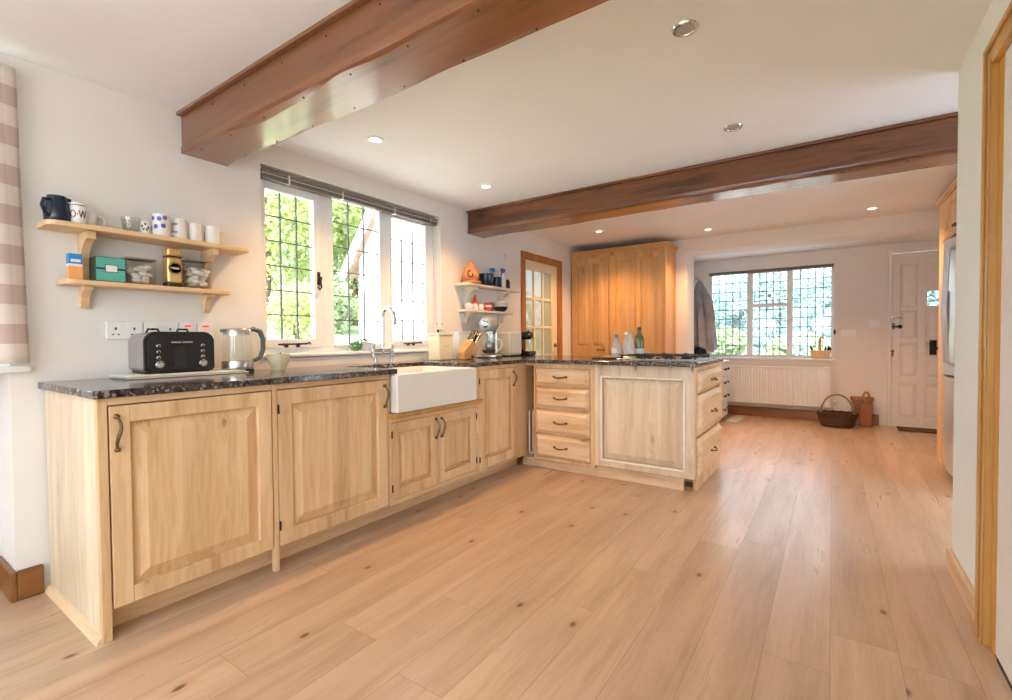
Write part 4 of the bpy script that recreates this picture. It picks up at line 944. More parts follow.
MB().box((-2.79, .722, ZL+.001), (-2.705, .832, ZL+.112)).build('tin_body', M['tealdark'], t, .003)
MB().box((-2.705, .724, ZL+.004), (-2.7035, .830, ZL+.109)).build('front_print', M['teal'], t)
MB().box((-2.7035, .724, ZL+.055), (-2.7027, .830, ZL+.062)).build('navy_band', M['navy'], t)
MB().box((-2.7027, .755, ZL+.043), (-2.7018, .802, ZL+.078)).build('label_border', M['darkprint'], t); MB().box((-2.7018, .758, ZL+.046), (-2.7010, .799, ZL+.075)).build('label', M['labelwhite'], t)
def clearbox(label, y0, y1, h, seed):
    t = thing('storage_canister', label, 'canister', (-2.745, (y0+y1)/2, ZL))
    MB().box((-2.79, y0, ZL+.001), (-2.705, y1, ZL+h)).build('clear_body', M['glassbox'], t, .004)
    MB().box((-2.792, y0-.001, ZL+h), (-2.703, y1+.001, ZL+h+.008)).build('lid', M['toastergrey'], t, .002)
    rnd = random.Random(seed); mb = MB()
    for k in range(40):
        y = rnd.uniform(y0+.018, y1-.018); z = ZL+rnd.uniform(.016, h*.75); x = rnd.uniform(-2.775, -2.722); mb.ball((x, y, z), rnd.uniform(.013, .020), 8, 5, 1, 1.1, .7)
    mb.build('contents', M['labelwhite'], t)
clearbox('square clear canister of pale packets next to the teal tin', .838, .955, .118, 3)
clearbox('square clear canister of pale packets at the right end of the lower shelf', 1.098, 1.205, .142, 5)
t = thing('coffee_jar', 'gold coffee jar with a dark oval label on the lower pine shelf', 'jar', (-2.74, 1.035, ZL))
MB().box((-2.775, 1.003, ZL+.001), (-2.71, 1.070, ZL+.15)).build('jar_body', M['gold'], t, .014, 3)
MB().box((-2.776, 1.002, ZL+.001), (-2.709, 1.071, ZL+.03)).build('dark_foot', M['coffee'], t, .010, 3)
MB().box((-2.775, 1.003, ZL+.153), (-2.71, 1.070, ZL+.196)).build('lid', M['gold'], t, .012, 3)
MB().box((-2.773, 1.005, ZL+.149), (-2.712, 1.068, ZL+.154)).build('neck', M['coffee'], t)
MB().lathe([(.031, 0), (.031, .002)], (-2.710, 1.0365, ZL+.093), 26, axis='x').build('label_oval', M['coffee'], t)
MB().lathe([(.028, 0), (.028, .001), (.0255, .001), (.0255, 0)], (-2.708, 1.0365, ZL+.093), 26, axis='x').build('label_ring', M['gold'], t)
mb = MB()
for k in range(6): mb.box((-2.7082, 1.019+k*.006, ZL+.089), (-2.7068, 1.0225+k*.006, ZL+.098))
mb.build('label_marks', M['labelwhite'], t)
# --- second shelf
ZT2 = 1.585
t = thing('terracotta_pot', 'pear shaped terracotta pot at the left end of the cream shelf', 'pot', (-2.73, 3.42, ZT2))
MB().lathe([(.085, .001), (.095, .008), (.098, .022), (.088, .022)], (-2.73, 3.42, ZT2), 26).build('saucer', M['red'] if False else M['terracotta'], t)
MB().lathe([(.05, .022), (.07, .04), (.080, .075), (.072, .11), (.05, .15), (.03, .185), (.012, .205), (.002, .208)], (-2.73, 3.42, ZT2), 26).build('pot_body', M['terracotta'], t)
MB().tube([(-2.73+.078*math.cos(a), 3.42+.078*math.sin(a), ZT2+.085+dz) for a, dz in ((-.9, .03), (-1.2, .02), (-1.25, -.01), (-.95, -.03), (-.65, -.02), (-.7, .005))], .006, 8).build('cut_swirl', M['coffee'], t)
t = thing('tureen', 'glossy navy lidded bowl on the cream shelf beside the terracotta pot', 'bowl', (-2.735, 3.66, ZT2))
MB().lathe([(.05, .001), (.058, .01), (.075, .06), (.075, .115), (.070, .115), (.06, .05), (.002, .01)], (-2.735, 3.66, ZT2), 26, cap=False).build('bowl_body', M['navy'], t)
for s_ in (-1, 1): MB().tube([(-2.735, 3.66+s_*.073, ZT2+.10), (-2.735, 3.66+s_*.095, ZT2+.105), (-2.735, 3.66+s_*.073, ZT2+.08)], .006, 8).build('lug', M['navy'], t)
mug('navy_mug', 'navy mug with handle standing right of the navy bowl', -2.70, 3.79, ZT2, .045, .095, 'navy', 1, group=None)
def spray(label, x, y, bodym, trig):
    t = thing('spray_bottle', label, 'spray bottle', (x, y, ZT2), 0, 'spray bottles on the cream shelf')
    MB().lathe([(.032, .001), (.035, .008), (.034, .08), (.025, .12), (.012, .145), (.012, .155)], (x, y, ZT2), 20, sx=.8).build('bottle_body', M[bodym], t)
    mb = MB(); mb.box((x-.012, y-.03, ZT2+.165), (x+.012, y+.025, ZT2+.195)); mb.cyl((x, y, ZT2+.15), .014, .02); mb.prism([(y-.018, ZT2+.165), (y-.005, ZT2+.165), (y-.024, ZT2+.125), (y-.032, ZT2+.128)], x-.006, x+.006, 'x'); mb.build('trigger_head', M[trig], t, .002)
spray('clear spray bottle with purple blue trigger at the right of the cream shelf', -2.715, 3.915, 'mugwhite', 'blue')
spray('white spray bottle with blue trigger behind the navy mug', -2.78, 3.83, 'mugwhite', 'boxblue')
t = thing('bottle_black', 'small black ridged bottle at the right end of the cream upper shelf', 'bottle', (-2.73, 4.02, ZT2)); t.name = 'sauce_bottle'
MB().lathe([(.024, .001), (.026, .015), (.021, .025), (.026, .04), (.021, .05), (.026, .065), (.018, .085), (.01, .1)], (-2.73, 4.02, ZT2), 18).build('bottle_body', M['blackmat'], t)
t = thing('wall_hook', 'small double hook with a pale hanging cord above the cream shelf', 'hook', (WX, 4.10, 1.9))
MB().tube([(WX+.03, 4.06, 1.955), (WX+.01, 4.07, 1.94), (WX+.01, 4.10, 1.96), (WX+.01, 4.13, 1.94), (WX+.03, 4.14, 1.955)], .004, 6).build('hook_metal', M['steel'], t)
MB().tube([(WX+.012, 4.10, 1.955), (WX+.014, 4.10, 1.85), (WX+.012, 4.105, 1.70)], .005, 6).build('cord', M['mugwhite'], t)
t = thing('gnome_figure', 'tiny gnome ornament with a red pointed hat on the lower cream shelf', 'ornament', (-2.745, 3.50, ZL))
MB().lathe([(.028, .001), (.030, .02), (.022, .06), (.012, .075)], (-2.745, 3.50, ZL), 16).build('body', M['mugwhite'], t); MB().lathe([(.026, .062), (.020, .09), (.004, .145)], (-2.745, 3.50, ZL), 16).build('red_hat', M['red'], t); MB().ball((-2.72, 3.49, ZL+.06), .006).build('nose', M['terracotta'], t)
t = thing('white_dish', 'small white lidded dish at the left end of the lower cream shelf', 'dish', (-2.745, 3.41, ZL)); MB().lathe([(.03, .001), (.042, .02), (.044, .04), (.02, .055), (.006, .06), (.008, .068), (.002, .072)], (-2.745, 3.41, ZL), 20).build('dish_body', M['mugwhite'], t)
t = mug('red_mug', 'red and white cup on the lower cream shelf', -2.735, 3.69, ZL, .038, .075, 'red', -1, group=None)
MB().lathe([(.0395, .035), (.0395, .05)], (-2.735, 3.69, ZL), 24, cap=False).build('white_stripe', M['mugwhite'], t)
mug('white_mug', 'plain white cup between the gnome and the red cup', -2.75, 3.59, ZL, .032, .06, 'mugwhite', 0, group=None)
for k, (lb, m_) in enumerate((('blue rimmed bowl at the bottom of the bowl stack on the cream shelf', 'navy'), ('pale bowl on top of the bowl stack on the cream shelf', 'mugwhite'))):
    t = thing('serving_bowl', lb, 'bowl', (-2.735, 3.90, ZL+k*.042), 0, 'stacked bowls on the cream shelf')
    MB().lathe([(.035, .001), (.06, .02), (.078+.002*k, .055), (.074+.002*k, .055), (.05, .02), (.002, .008)], (-2.735, 3.90, ZL+k*.042), 26, cap=False).build('bowl_body', M[m_], t)
    MB().lathe([(.0785+.002*k, .048), (.0795+.002*k, .056), (.074, .056)], (-2.735, 3.90, ZL+k*.042), 26, cap=False).build('rim', M['cream'], t)

# ============================================================ SOCKETS
def plate(name, label, y0, y1, z0, z1, X=WX, kind='socket', grp='electrical plates above the worktop'):
    t = thing(name, label, 'socket' if kind == 'socket' else 'switch', (X, (y0+y1)/2, (z0+z1)/2), 0, grp)
    MB().box((X, y0+.0008, z0), (X+.010, y1-.0008, z1)).build('plate', M['pvc'], t, .003)
    n = 2 if y1-y0 > .12 else 1
    for i in range(n):
        c = y0+(y1-y0)*(i+.5)/n
        if kind == 'socket':
            MB().box((X+.010, c+(.012 if i == 0 else -.028), z1-.034), (X+.014, c+(.028 if i == 0 else -.012), z1-.010)).build('rocker', M['pvc'], t, .001)
            MB().box((X+.0095, c-.004, z0+.045), (X+.0105, c+.004, z0+.057)).box((X+.0095, c-.015, z0+.020), (X+.0105, c-.007, z0+.026)).box((X+.0095, c+.007, z0+.020), (X+.0105, c+.015, z0+.026)).build('pin_holes', M['blackmat'], t)
        else:
            MB().box((X+.010, c-.012, (z0+z1)/2-.012), (X+.014, c+.012, (z0+z1)/2+.012)).build('rocker', M['pvc'], t, .001)
            if kind == 'neon': MB().box((X+.010, c-.016, z1-.022), (X+.0125, c+.016, z1-.013)).build('neon_lamp', M['redneon'], t)
plate('double_socket', 'white double wall socket left of the toaster', .782, .928, 1.092, 1.178)
plate('double_socket', 'white double wall socket plate directly behind the toaster', .930, 1.082, 1.092, 1.178)
plate('cooker_switch', 'white switch with red neon, left one of the pair behind the toaster', 1.084, 1.168, 1.092, 1.178, kind='neon')
plate('cooker_switch', 'white switch with red neon, right one of the pair nearest the kettle', 1.170, 1.254, 1.092, 1.178, kind='neon')
plate('double_socket', 'white wall socket low behind the mixer on the left wall', 3.02, 3.14, 1.165, 1.20, grp=None)
def fplate(label, x0, x1, z0, z1, n):
    t = thing('light_switch', label, 'switch', ((x0+x1)/2, FAR, (z0+z1)/2), 0, 'light switches on the porch wall')
    MB().box((x0, FAR-.009, z0), (x1, FAR, z1)).build('plate', M['pvc'], t, .002)
    for i in range(n): c = x0+(x1-x0)*(i+.5)/n; MB().box((c-.009, FAR-.013, (z0+z1)/2-.014), (c+.009, FAR-.009, (z0+z1)/2+.014)).build('rocker', M['pvc'], t, .001)
fplate('white double switch plate on the porch wall beside the window', .086, .235, 1.08, 1.165, 3)
fplate('white switch plate on the porch wall beside the white door', .36, .465, 1.19, 1.275, 1)

# ============================================================ WARDROBE
t = thing('wardrobe', 'tall honey pine larder cupboard standing in the far corner behind the peninsula', 'cupboard', (-2.2, 5.8, 0))
wx0, wx1, wy0, wy1 = -2.80, -1.595, 5.60, HY-.003
wf = lambda u, v, w_: (u, wy0-w_, v)
MB().box((wx0, wy0+.02, .0), (wx1, wy1, 2.165)).build('carcass', M['honeyZ'], t, .002)
mb = MB(); mb.box((wx0-.0, wy0-.03, 2.165), (wx1+.03, wy1, 2.19)).box((wx0, wy0-.015, 2.14), (wx1+.015, wy1, 2.165)); mb.build('cornice', M['honeyX'], t, .005)
MB(wf).box((wx0, 0, -.02), (wx1, .08, 0)).box((-2.285, .08, -.02), (-2.255, 2.14, 0)).box((wx0, .08, -.02), (wx0+.02, 2.14, 0)).box((wx1-.03, .08, -.02), (wx1, 2.14, 0)).box((wx0+.02, 2.10, -.02), (wx1-.03, 2.14, 0)).build('face_frame', M['honeyZ'], t, .002)
def wdoor(u0, u1, v0, v1, cols, rows):
    mb = MB(wf); r = .055; mb.box((u0, v0, 0), (u1, v1, .004)); mb.box((u0, v0, .004), (u0+r, v1, .018)).box((u1-r, v0, .004), (u1, v1, .018))
    cw = (u1-u0-2*r-(cols-1)*.05)/cols; xs = [(u0+r+k*(cw+.05), u0+r+k*(cw+.05)+cw) for k in range(cols)]
    for k in range(cols-1): mb.box((xs[k][1], v0, .004), (xs[k+1][0], v1, .018))
    for (a, b) in xs:
        prev = v0
        for (c, d) in rows: mb.box((a, prev, .004), (b, c, .018)); prev = d
        mb.box((a, prev, .004), (b, v1, .018))
    d_ = mb.build('door', M['honeyZ'], t, .002)
    for (a, b) in xs:
        for (c, d) in rows: MB(wf).frustum((a+.004, c+.004, b-.004, d-.004), .004, (a+.035, c+.035, b-.035, d-.035), .015).build('door_panel', M['honeyZ'], d_)
    return d_
d1 = wdoor(wx0+.022, -2.287, .085, 2.095, 2, [(.16, .86), (.98, 2.02)])
d2 = wdoor(-2.253, -1.945, .085, 2.095, 1, [(.16, 2.03)]); d3 = wdoor(-1.942, -1.627, .085, 2.095, 1, [(.16, 2.03)])
for u in (-2.42, -2.34): MB(wf).lathe([(.006, 0), (.006, .012), (.014, .02), (.012, .03), (.002, .034)], (u, .935, .018), 14).build('knob', M['brass'], d1)
MB(wf).box((-2.43, .93, .018), (-2.33, .94, .024)).build('latch_bar', M['brass'], d1)

# ============================================================ FRIDGE + HOUSING
t = thing('fridge_housing', 'tall pine housing with top cupboards built round the fridge', 'kitchen cabinet', (1.0, 4.85, 0))
hx = lambda u, v, w_: (.755-w_, u, v)
MB().box((.755, 5.27, 0), (EAST, 5.53, 2.20)).build('side_panel', M['pineZ'], t, .002); MB().box((.755, 4.28, 0), (EAST, 4.315, 2.20)).build('side_panel', M['pineZ'], t, .002)
MB().box((.77, 4.315, 1.86), (EAST, 5.27, 2.20)).build('top_box', M['pineZ'], t)
mb = MB(); mb.box((.725, 4.25, 2.2), (EAST, 5.56, 2.225)).box((.74, 4.265, 2.185), (.755, 5.545, 2.2)); mb.build('cornice', M['pineY'], t, .006)
MB().box((.74, 4.315, 1.835), (.77, 5.27, 1.86)).build('arched_rail', M['honeyX'], t, .003)
for (a, b) in ((4.32, 4.79), (4.795, 5.265)):
    mb = MB(hx); r = .06; v0, v1 = 1.87, 2.18
    mb.box((a, v0, -.015), (a+r, v1, .005)).box((b-r, v0, -.015), (b, v1, .005)).box((a+r, v0, -.015), (b-r, v0+r, .005)).box((a+r, v1-r, -.015), (b-r, v1, .005)); d_ = mb.build('door', M['pineZ'], t, .002)
    MB(hx).frustum((a+r, v0+r, b-r, v1-r), -.012, (a+r+.03, v0+r+.03, b-r-.03, v1-r-.03), 0).build('door_panel', M['pineZ'], d_)
    MB(hx).lathe([(.006, 0), (.006, .012), (.013, .02), (.002, .028)], (b-.03 if b < 5 else a+.03, 1.90, .005), 12).build('knob', M['brass'], d_)
t = thing('fridge_freezer', 'large silver double door fridge freezer set in the pine housing', 'fridge', (1.1, 4.8, 0))
MB().box((.80, 4.325, .03), (1.50, 5.262, 1.825)).build('body', M['silverfridge'], t, .004)
MB().box((.80, 4.35, 0), (1.45, 5.24, .03)).build('feet', M['blackmat'], t)
def fdoor(y0, y1, z0, z1):
    mb = MB(); n = 10; pts = [(.797, y0)]+[(.757-.040*math.sin(PI*(k/n)), y0+(y1-y0)*k/n) for k in range(n+1)]+[(.797, y1)]
    mb.prism(pts, z0, z1, 'z'); return mb.build('door', M['silverfridge'], t, .003)
d1 = fdoor(4.33, 4.79, .78, 1.82); d2 = fdoor(4.80, 5.26, .78, 1.82); d3 = fdoor(4.33, 5.26, .06, .765)
for d_, y in ((d1, 4.74), (d2, 4.85)):
    MB().tube([(.745, y, .86), (.70, y, .88), (.685, y, 1.3), (.70, y, 1.72), (.745, y, 1.74)], .011, 10).build('handle', M['silverfridge'], d_)
MB().box((.715, 4.92, 1.10), (.724, 5.10, 1.42)).build('dispenser', M['kettlegrey'], d2, .003)


# ============================================================ PORCH THINGS
t = thing('radiator', 'white ribbed panel radiator below the porch window', 'radiator', (-.6, 7.25, .2))
mb = MB(); n = 34; xs = [-1.19+(1.165)*k/n for k in range(n+1)]; pts = []
pts.append((xs[0], 7.235))
for k in range(n):
    w_ = xs[k+1]-xs[k]; pts += [(xs[k]+.0, 7.206), (xs[k]+w_*.55, 7.206), (xs[k]+w_*.68, 7.214), (xs[k]+w_*.88, 7.214)]
pts += [(xs[-1], 7.206), (xs[-1], 7.235)]
mb.prism(pts, .20, .665, 'z'); mb.build('panel', M['whitepaint'], t)
MB().box((-1.20, 7.20, .665), (-.015, 7.245, .69)).box((-1.20, 7.203, .19), (-.015, 7.24, .20)).build('top_grille', M['whitepaint'], t, .003)
for x in (-1.2, -.022): MB().box((x, 7.203, .2), (x+.008, 7.245, .665)).build('side_cover', M['whitepaint'], t)
mb = MB(); mb.tube([(-.015, 7.225, .24), (.03, 7.225, .24), (.03, 7.225, .14), (.03, 7.225, .0)], .008, 8); mb.lathe([(.012, 0), (.018, .01), (.018, .035), (.012, .045)], (.03, 7.225, .235), 12); mb.build('valve', M['pvc'], t)
for x in (-1.0, -.3): MB().box((x, 7.235, .5), (x+.04, FAR, .56)).build('wall_bracket', M['whitepaint'], t)
# sill trough
t = thing('sill_trough', 'wooden trough of dark bottles on the porch window sill', 'trough', (-.12, FAR, .8))
mb = MB(); mb.prism([(-.215, .801), (-.035, .801), (-.01, .905), (-.245, .905)], FAR-.028, FAR+.035, 'y'); mb.build('trough_body', M['shelfpine'], t, .004)
for k, (x, h, m_) in enumerate(((-.21, .05, 'navy'), (-.08, .045, 'black'), (-.05, .05, 'navy'), (-.03, .035, 'black'))): MB().tube([(x, FAR+.0, .906), (x-.03 if k == 0 else x+.01, FAR, .906+h)], .013, 8).build('bottle_neck', M[m_], t)
t = thing('fork_handle', 'upright pale wooden stick rising from the sill trough', 'stick', (-.13, FAR, .9)); t.name = 'wooden_stick'
MB().tube([(-.135, FAR+.0, .907), (-.135, FAR+.0, 1.055), (-.115, FAR+.0, 1.075), (-.085, FAR+.0, 1.05)], [.02, .018, .018, .008], 8).build('stick_body', M['shelfpine'], t)
# basket
t = thing('wicker_basket', 'dark oval wicker basket with arched handle on the porch floor', 'basket', (.05, 6.93, 0))
bc = (.05, 6.93, .001)
MB().lathe([(.145, 0), (.165, .02), (.195, .11), (.20, .15), (.205, .165), (.195, .168), (.185, .15), (.175, .1), (.14, .02), (.002, .015)], bc, 36, sx=1, sy=.72, cap=False).build('bowl_body', M['wicker'], t)
mb = MB(); N = 60
mb.tube([(bc[0]+.204*math.cos(2*PI*k/N), bc[1]+.147*math.sin(2*PI*k/N), .166+.004*math.sin(k*PI/2)) for k in range(N)], .010, 8, True); mb.build('woven_rim', M['wicker'], t)
MB().tube([(bc[0]-.165*math.cos(PI*k/16), bc[1], .15+.235*math.sin(PI*k/16)) for k in range(17)], .011, 8).build('handle', M['caneh'], t)
# wooden boxes
t = thing('wooden_crate', 'dark wooden box against the wall behind the tan bucket', 'box', (.33, 7.2, 0))
MB().box((.20, 7.17, .0), (.40, 7.272, .30)).build('box_body', M['skirtY'], t, .003); MB().box((.185, 7.155, .30), (.418, 7.275, .345)).build('lid', M['brownframe'], t, .012)
t = thing('tan_bucket', 'square tan leather bucket in front of the dark wooden box', 'bucket', (.335, 7.1, 0))
mb = MB(); mb.prism([(.285, .001), (.385, .001), (.395, .27), (.275, .27)], 7.05, 7.14, 'y'); mb.build('bucket_body', flat('tan_leather', (.30, .105, .035), .6), t, .006)
t = thing('hearth_brush', 'wooden brush with a looped handle standing in the tan bucket', 'brush', (.335, 7.1, .27))
MB().tube([(.335, 7.1, .25), (.335, 7.1, .31)]+[(.335+.028*math.sin(a), 7.1, .36-.055*math.cos(a)) for a in [2*PI*k/14 for k in range(1, 14)]]+[(.335, 7.1, .305)], .011, 8).build('loop_handle', M['caneh'], t)
mt = MB().box((.63, 6.98, 0.0005), (1.25, 7.24, .016)).build('door_mat', M['matbrown'], None, .004, loc=(.95, 7.1, 0)); tag(mt, 'brown coir mat on the floor in front of the white door', 'mat')
g = G('striped_rag'); sx_ = g.n('TexWave', {'Vector': g.n('TexCoord', out=3), 'Scale': 5.0}, bands_direction='Y'); g.P(col=g.mix(g.rng(sx_, .4, .6), (.35, .32, .28), (.70, .68, .62)), rough=.9)
mt = MB().box((-1.13, 6.55, .0005), (-.98, 7.15, .008)).build('floor_runner', g.m, None, .002, loc=(-1.05, 6.85, 0)); tag(mt, 'small striped runner on the floor in front of the radiator', 'rug')
# chest by the alcove
t = thing('chest_of_drawers', 'narrow chest of drawers with dark knobs beyond the peninsula end', 'chest of drawers', (-1.28, 6.48, 0))
CX = -1.135; cxf = lambda u, v, w_: (CX+w_, u, v)
MB().box((-1.44, 6.42, .06), (CX-.018, 6.80, .76)).build('carcass', M['pvc'], t, .002); MB().box((-1.45, 6.40, .76), (CX+.02, 6.82, .785)).build('top', M['whitepaint'], t, .004)
MB().box((-1.43, 6.43, 0), (CX-.03, 6.79, .06)).build('foot_rail', M['brownframe'], t)
for k in range(4):
    z0 = .075+k*.171; d_ = MB(cxf).box((6.43, z0, -.018), (6.79, z0+.163, 0)).build('drawer', M['pvc'], t, .003)
    for y in (6.51, 6.71): MB(cxf).lathe([(.008, 0), (.007, .014), (.017, .024), (.014, .036), (.002, .04)], (y, z0+.09, 0), 14).build('knob', M['coffee'], d_)
# coats
def coat(name, label, c, zt, zb, w0, w1, mat, seed, lean=0.):
    rnd = random.Random(seed); ph = [rnd.uniform(0, 6.28) for _ in range(4)]; t = thing(name, label, 'coat', (c[0], c[1], zt), 0, 'coats hanging in the porch')
    mb = MB(); N, K = 48, 22; rings = []
    for k in range(K+1):
        q = k/K; z = zt+(zb-zt)*q; r = w0+(w1-w0)*min(1, q*1.6)**.6; R = []
        for i in range(N):
            a = 2*PI*i/N; fold = 1+(.16*math.sin(a*6+ph[0]+q*1.5)+.09*math.sin(a*11+ph[1]-q*2)+.05*math.sin(a*3+ph[2]+q*5))*min(1, q*2+.2)
            dz = .05*math.sin(a*2+ph[3])*q
            R.append(mb.v((c[0]+lean*q+r*.72*fold*math.cos(a), c[1]+r*fold*math.sin(a), z+dz)))
        rings.append(R)
    for a, b in zip(rings, rings[1:]):
        for i in range(N): mb.face([a[i], a[(i+1) % N], b[(i+1) % N], b[i]], True)
    mb.face(rings[0]); mb.face(rings[-1]); mb.build('coat_body', mat, t, angle=60)
    # sleeve
    s_ = -1; mb = MB(); pts = [(c[0]+w0*.5+.02, c[1]-.02, zt-.12), (c[0]+lean*.4+.10, c[1]-.07, zt-.3), (c[0]+lean*.7+.12, c[1]-.09, zt-.52), (c[0]+lean+.12, c[1]-.08, zt-.66)]
    mb.tube(pts, [.05, .065, .06, .048], 14); mb.build('sleeve', mat, t, angle=60)
    MB().tube([(c[0]-.0, c[1], zt-.01), (c[0]-.03, c[1], zt+.03), (c[0]-.07, c[1], zt+.03)], .008, 6).build('hanging_loop', mat, t)
    return t
coat('jacket', 'navy jacket hanging under the grey jacket in the porch', (-1.60, 6.92), 1.60, .72, .04, .13, M['coatnavy'], 4, .09)
coat('jacket', 'grey jacket hanging on the porch peg beside the window', (-1.50, 6.86), 1.86, .93, .022, .20, M['coatgrey'], 9, .05)
t = thing('coat_peg', 'dark peg holding the jackets on the porch side wall', 'hook', (-1.72, 6.84, 1.85))
MB().box((-1.72, 6.80, 1.80), (-1.705, 6.88, 1.90)).build('backplate', M['iron'], t); MB().tube([(-1.705, 6.84, 1.85), (-1.62, 6.84, 1.845), (-1.60, 6.84, 1.87)], .007).build('peg', M['iron'], t)

# ============================================================ OUTSIDE
def hgt(x, y):
    if x > -3.3: return -.15
    if x > -5.4: return -.2
    q = min(1, (-5.4-x)/4.0)
    return -.15+(.75 if x < -5.6 else 0)+q*.85+.04*math.sin(x*1.7+y)
mb = MB(); nx, ny = 60, 60; gr = []
for i in range(nx+1):
    x = -3.45-26*(i/nx)**1.3
    gr.append([mb.v((x, -8+34*j/ny, hgt(x, -8+34*j/ny) if i else -.15)) for j in range(ny+1)])
for i in range(nx):
    for j in range(ny): mb.face([gr[i][j], gr[i+1][j], gr[i+1][j+1], gr[i][j+1]], True)
tag(mb.build('lawn_bank', M['grass'], None, loc=(-3.45, 0, -.15)), 'sunlit rising lawn outside the sink window', 'lawn', kind='stuff')
tag(MB().box((-3.44, 7.9, -.3), (8, 26, -.15)).build('front_garden', M['bounceground'], None, loc=(0, 12, -.3)), 'gravel ground beyond the porch window, made pale to bounce light indoors', 'gravel', kind='stuff')  # ground below the view, paled so daylight bounces up into the porch
tag(MB().box((-4, -14, -.3), (8, -3.7, -.15)).build('terrace', M['paving'], None, loc=(0, -8, -.3)), 'pale paved terrace behind the house', 'paving', kind='stuff')
def tree(name, label, x, y, z, h, r, mat, n, size, seed, cat='tree', trunk=True, grp='trees in the garden'):
    t = thing(name, label, cat, (x, y, z), 0, grp); rnd = random.Random(seed)
    mb = MB(); nb = 9
    for k in range(nb):
        a = rnd.uniform(0, 6.28); q = rnd.uniform(0, .6)*r; cc = (x+q*math.cos(a), y+q*math.sin(a), z+h*rnd.uniform(.35, .85) if trunk else z+h*rnd.uniform(.2, .75))
        leaves(cc, n//nb, r*.62, r*.62, h*.26, size, seed*31+k, mb)
    mb.build('foliage', M[mat], t, recalc=False)
    MB().tube([(x, y, z-.2), (x+.1, y, z+h*.3), (x, y+.1, z+h*.7)], [.12*r/1.5, .09*r/1.5, .04], 8).build('trunk', M['bark'], t)
specs = [(-9.5, 5.2, 4.6, 1.7, 'leafY', 'tallest yellow green tree seen through the left pane'), (-11.5, 7.2, 5.5, 2.0, 'leafG', 'broad green tree behind the yellow tree'), (-9.8, 7.6, 4.4, 1.5, 'leafY', 'yellow green tree seen through the left and middle panes'),
         (-12.5, 10.2, 6.0, 2.2, 'leafG', 'far green tree behind the gable'), (-8.6, 8.4, 3.4, 1.2, 'leafG', 'shrubby green tree beside the gable'), (-14, 5.5, 6.5, 2.4, 'leafY', 'large pale green tree at the far side of the lawn')]
for i, (x, y, h, r, m_, lb) in enumerate(specs): tree('garden_tree', lb, x, y, hgt(x, y), h, r, m_, 9000, .075, i+1)
for i, (x, y, lb) in enumerate(((-8.0, 4.9, 'rounded clipped shrub at the left of the lawn'), (-8.6, 6.1, 'rounded clipped shrub in the middle of the lawn'), (-8.2, 7.1, 'rounded clipped shrub at the right of the lawn'))):
    tree('clipped_shrub', lb, x, y, hgt(x, y)-.1, 1.15, .62, 'leafY' if i != 1 else 'leafG', 3000, .045, 20+i, 'shrub', False, 'clipped shrubs on the lawn')
fl = [(-6.2, 3.75, 'low flowering plant at the left of the bank'), (-6.3, 4.3, 'low flowering plant in the middle of the bank'), (-6.1, 4.9, 'low flowering plant at the right of the bank')]
for i, (x, y, lb) in enumerate(fl):
    tree('garden_plant', lb, x, y, hgt(x, y)-.05, .42, .30, 'leafG', 500, .05, 40+i, 'plant', False, 'garden plants below the window')
for i, (x, y, h, r, m_, lb) in enumerate([(-3.6, 15, 3.0, 1.7, 'leafB', 'pale tree left beyond the porch window'), (-1.6, 16.5, 3.4, 1.9, 'leafB', 'pale tree behind the middle of the porch window'), (.4, 15.2, 3.1, 1.6, 'leafB', 'pale tree right beyond the porch window'), (-2.6, 12.2, 1.4, .9, 'leafG', 'low green shrub left outside the porch'), (-.6, 12.0, 1.2, .8, 'leafG', 'low green shrub right outside the porch'), (2.2, 14.2, 3.0, 1.5, 'leafB', 'pale tree beyond the white door')]):
    tree('front_tree', lb, x, y, -.15, h, r, m_, 12000, .085, 60+i, grp='trees in front of the porch')
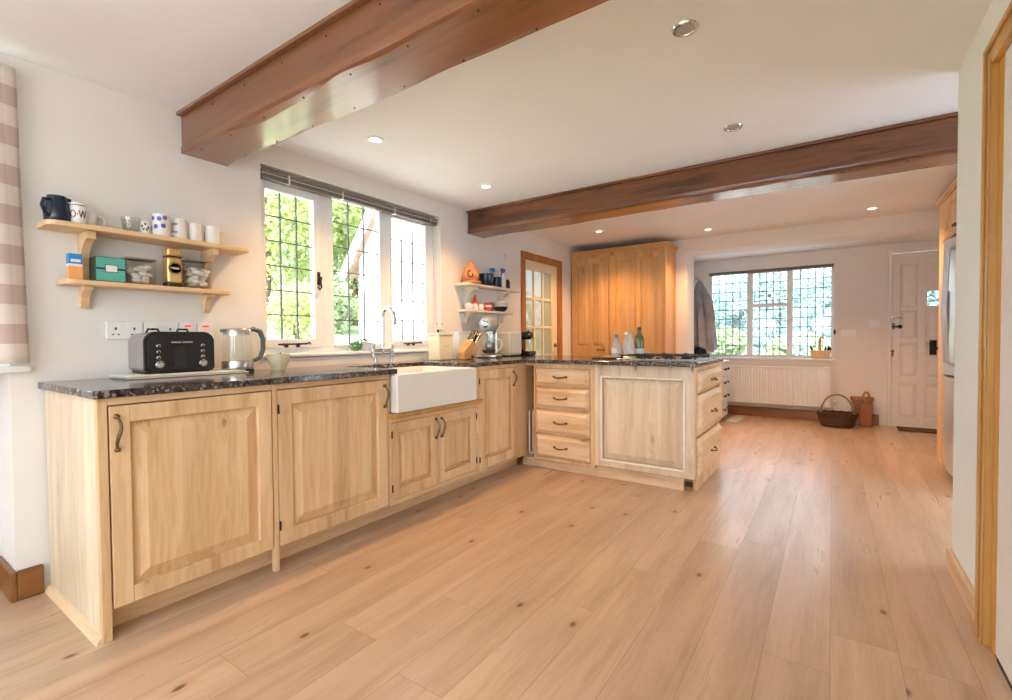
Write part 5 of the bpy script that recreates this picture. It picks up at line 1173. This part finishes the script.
tag(MB().box((-5.4, -6, -.16), (-3.46, 4.08, -.03)).build('added_bounce_strip', M['bounceground'], None, loc=(-4.4, -1, -.16)), 'unseen pale strip along the house, added to bounce sun onto the ceiling', 'paving', kind='stuff')  # added out of view to reflect sun up to the kitchen ceiling
tree('side_shrub', 'green shrub seen through the glazed inner door', -5.6, 7.6, .3, 2.6, 1.3, 'leafG', 4000, .06, 90, 'shrub', False, None)
# rear wing gable, seen through middle and right lights
wg = thing('house_wing', 'white rendered gable of the house wing outside the sink window', 'building', (-4.1, 4.3, 0))
mb = MB(); mb.prism([(-5.15, -.2), (-3.05, -.2), (-3.05, 4.3), (-3.6, 4.3), (-5.15, 2.15)], 4.10, 4.28, 'y'); mb.build('gable_wall', M['extwall'], wg)
mb = MB(); mb.prism([(-5.35, 1.98), (-5.30, 1.92), (-3.5, 4.35), (-3.5, 4.47)], 3.98, 6.8, 'y'); mb.build('roof_slope', M['rooftile'], wg)
mb = MB(); mb.prism([(-5.37, 1.93), (-5.30, 1.86), (-3.48, 4.32), (-3.5, 4.44)], 3.94, 3.98, 'y'); mb.build('barge_board', M['whitepaint'], wg)
MB().box((-5.15, 4.28, -.2), (-5.0, 6.5, 2.1)).build('side_wall', M['extwall'], wg)
MB().tube([(-3.22, 4.05, -.2), (-3.22, 4.05, 4.2)], .035, 10).build('drain_pipe', flat('blue_grey_pipe', (.50, .62, .70), .5), wg)
MB().box((-5.0, 4.28, -.15), (-3.05, 7.0, -.0)).build('wing_floor', M['paving'], wg)
sh = thing('garden_cottage', 'small distant white gabled cottage among the trees', 'building', (-15, 12.2, 1.4))
mb = MB(); mb.prism([(-16.5, 1.3), (-13.5, 1.3), (-13.5, 3.6), (-15.0, 5.2), (-16.5, 3.6)], 11.5, 13.5, 'y'); mb.build('gable_wall', M['extwall'], sh)
mb = MB(); mb.prism([(-16.7, 3.5), (-15.0, 5.35), (-13.3, 3.5), (-13.3, 3.62), (-15.0, 5.5), (-16.7, 3.62)], 11.3, 13.7, 'y'); mb.build('roof', M['rooftile'], sh)
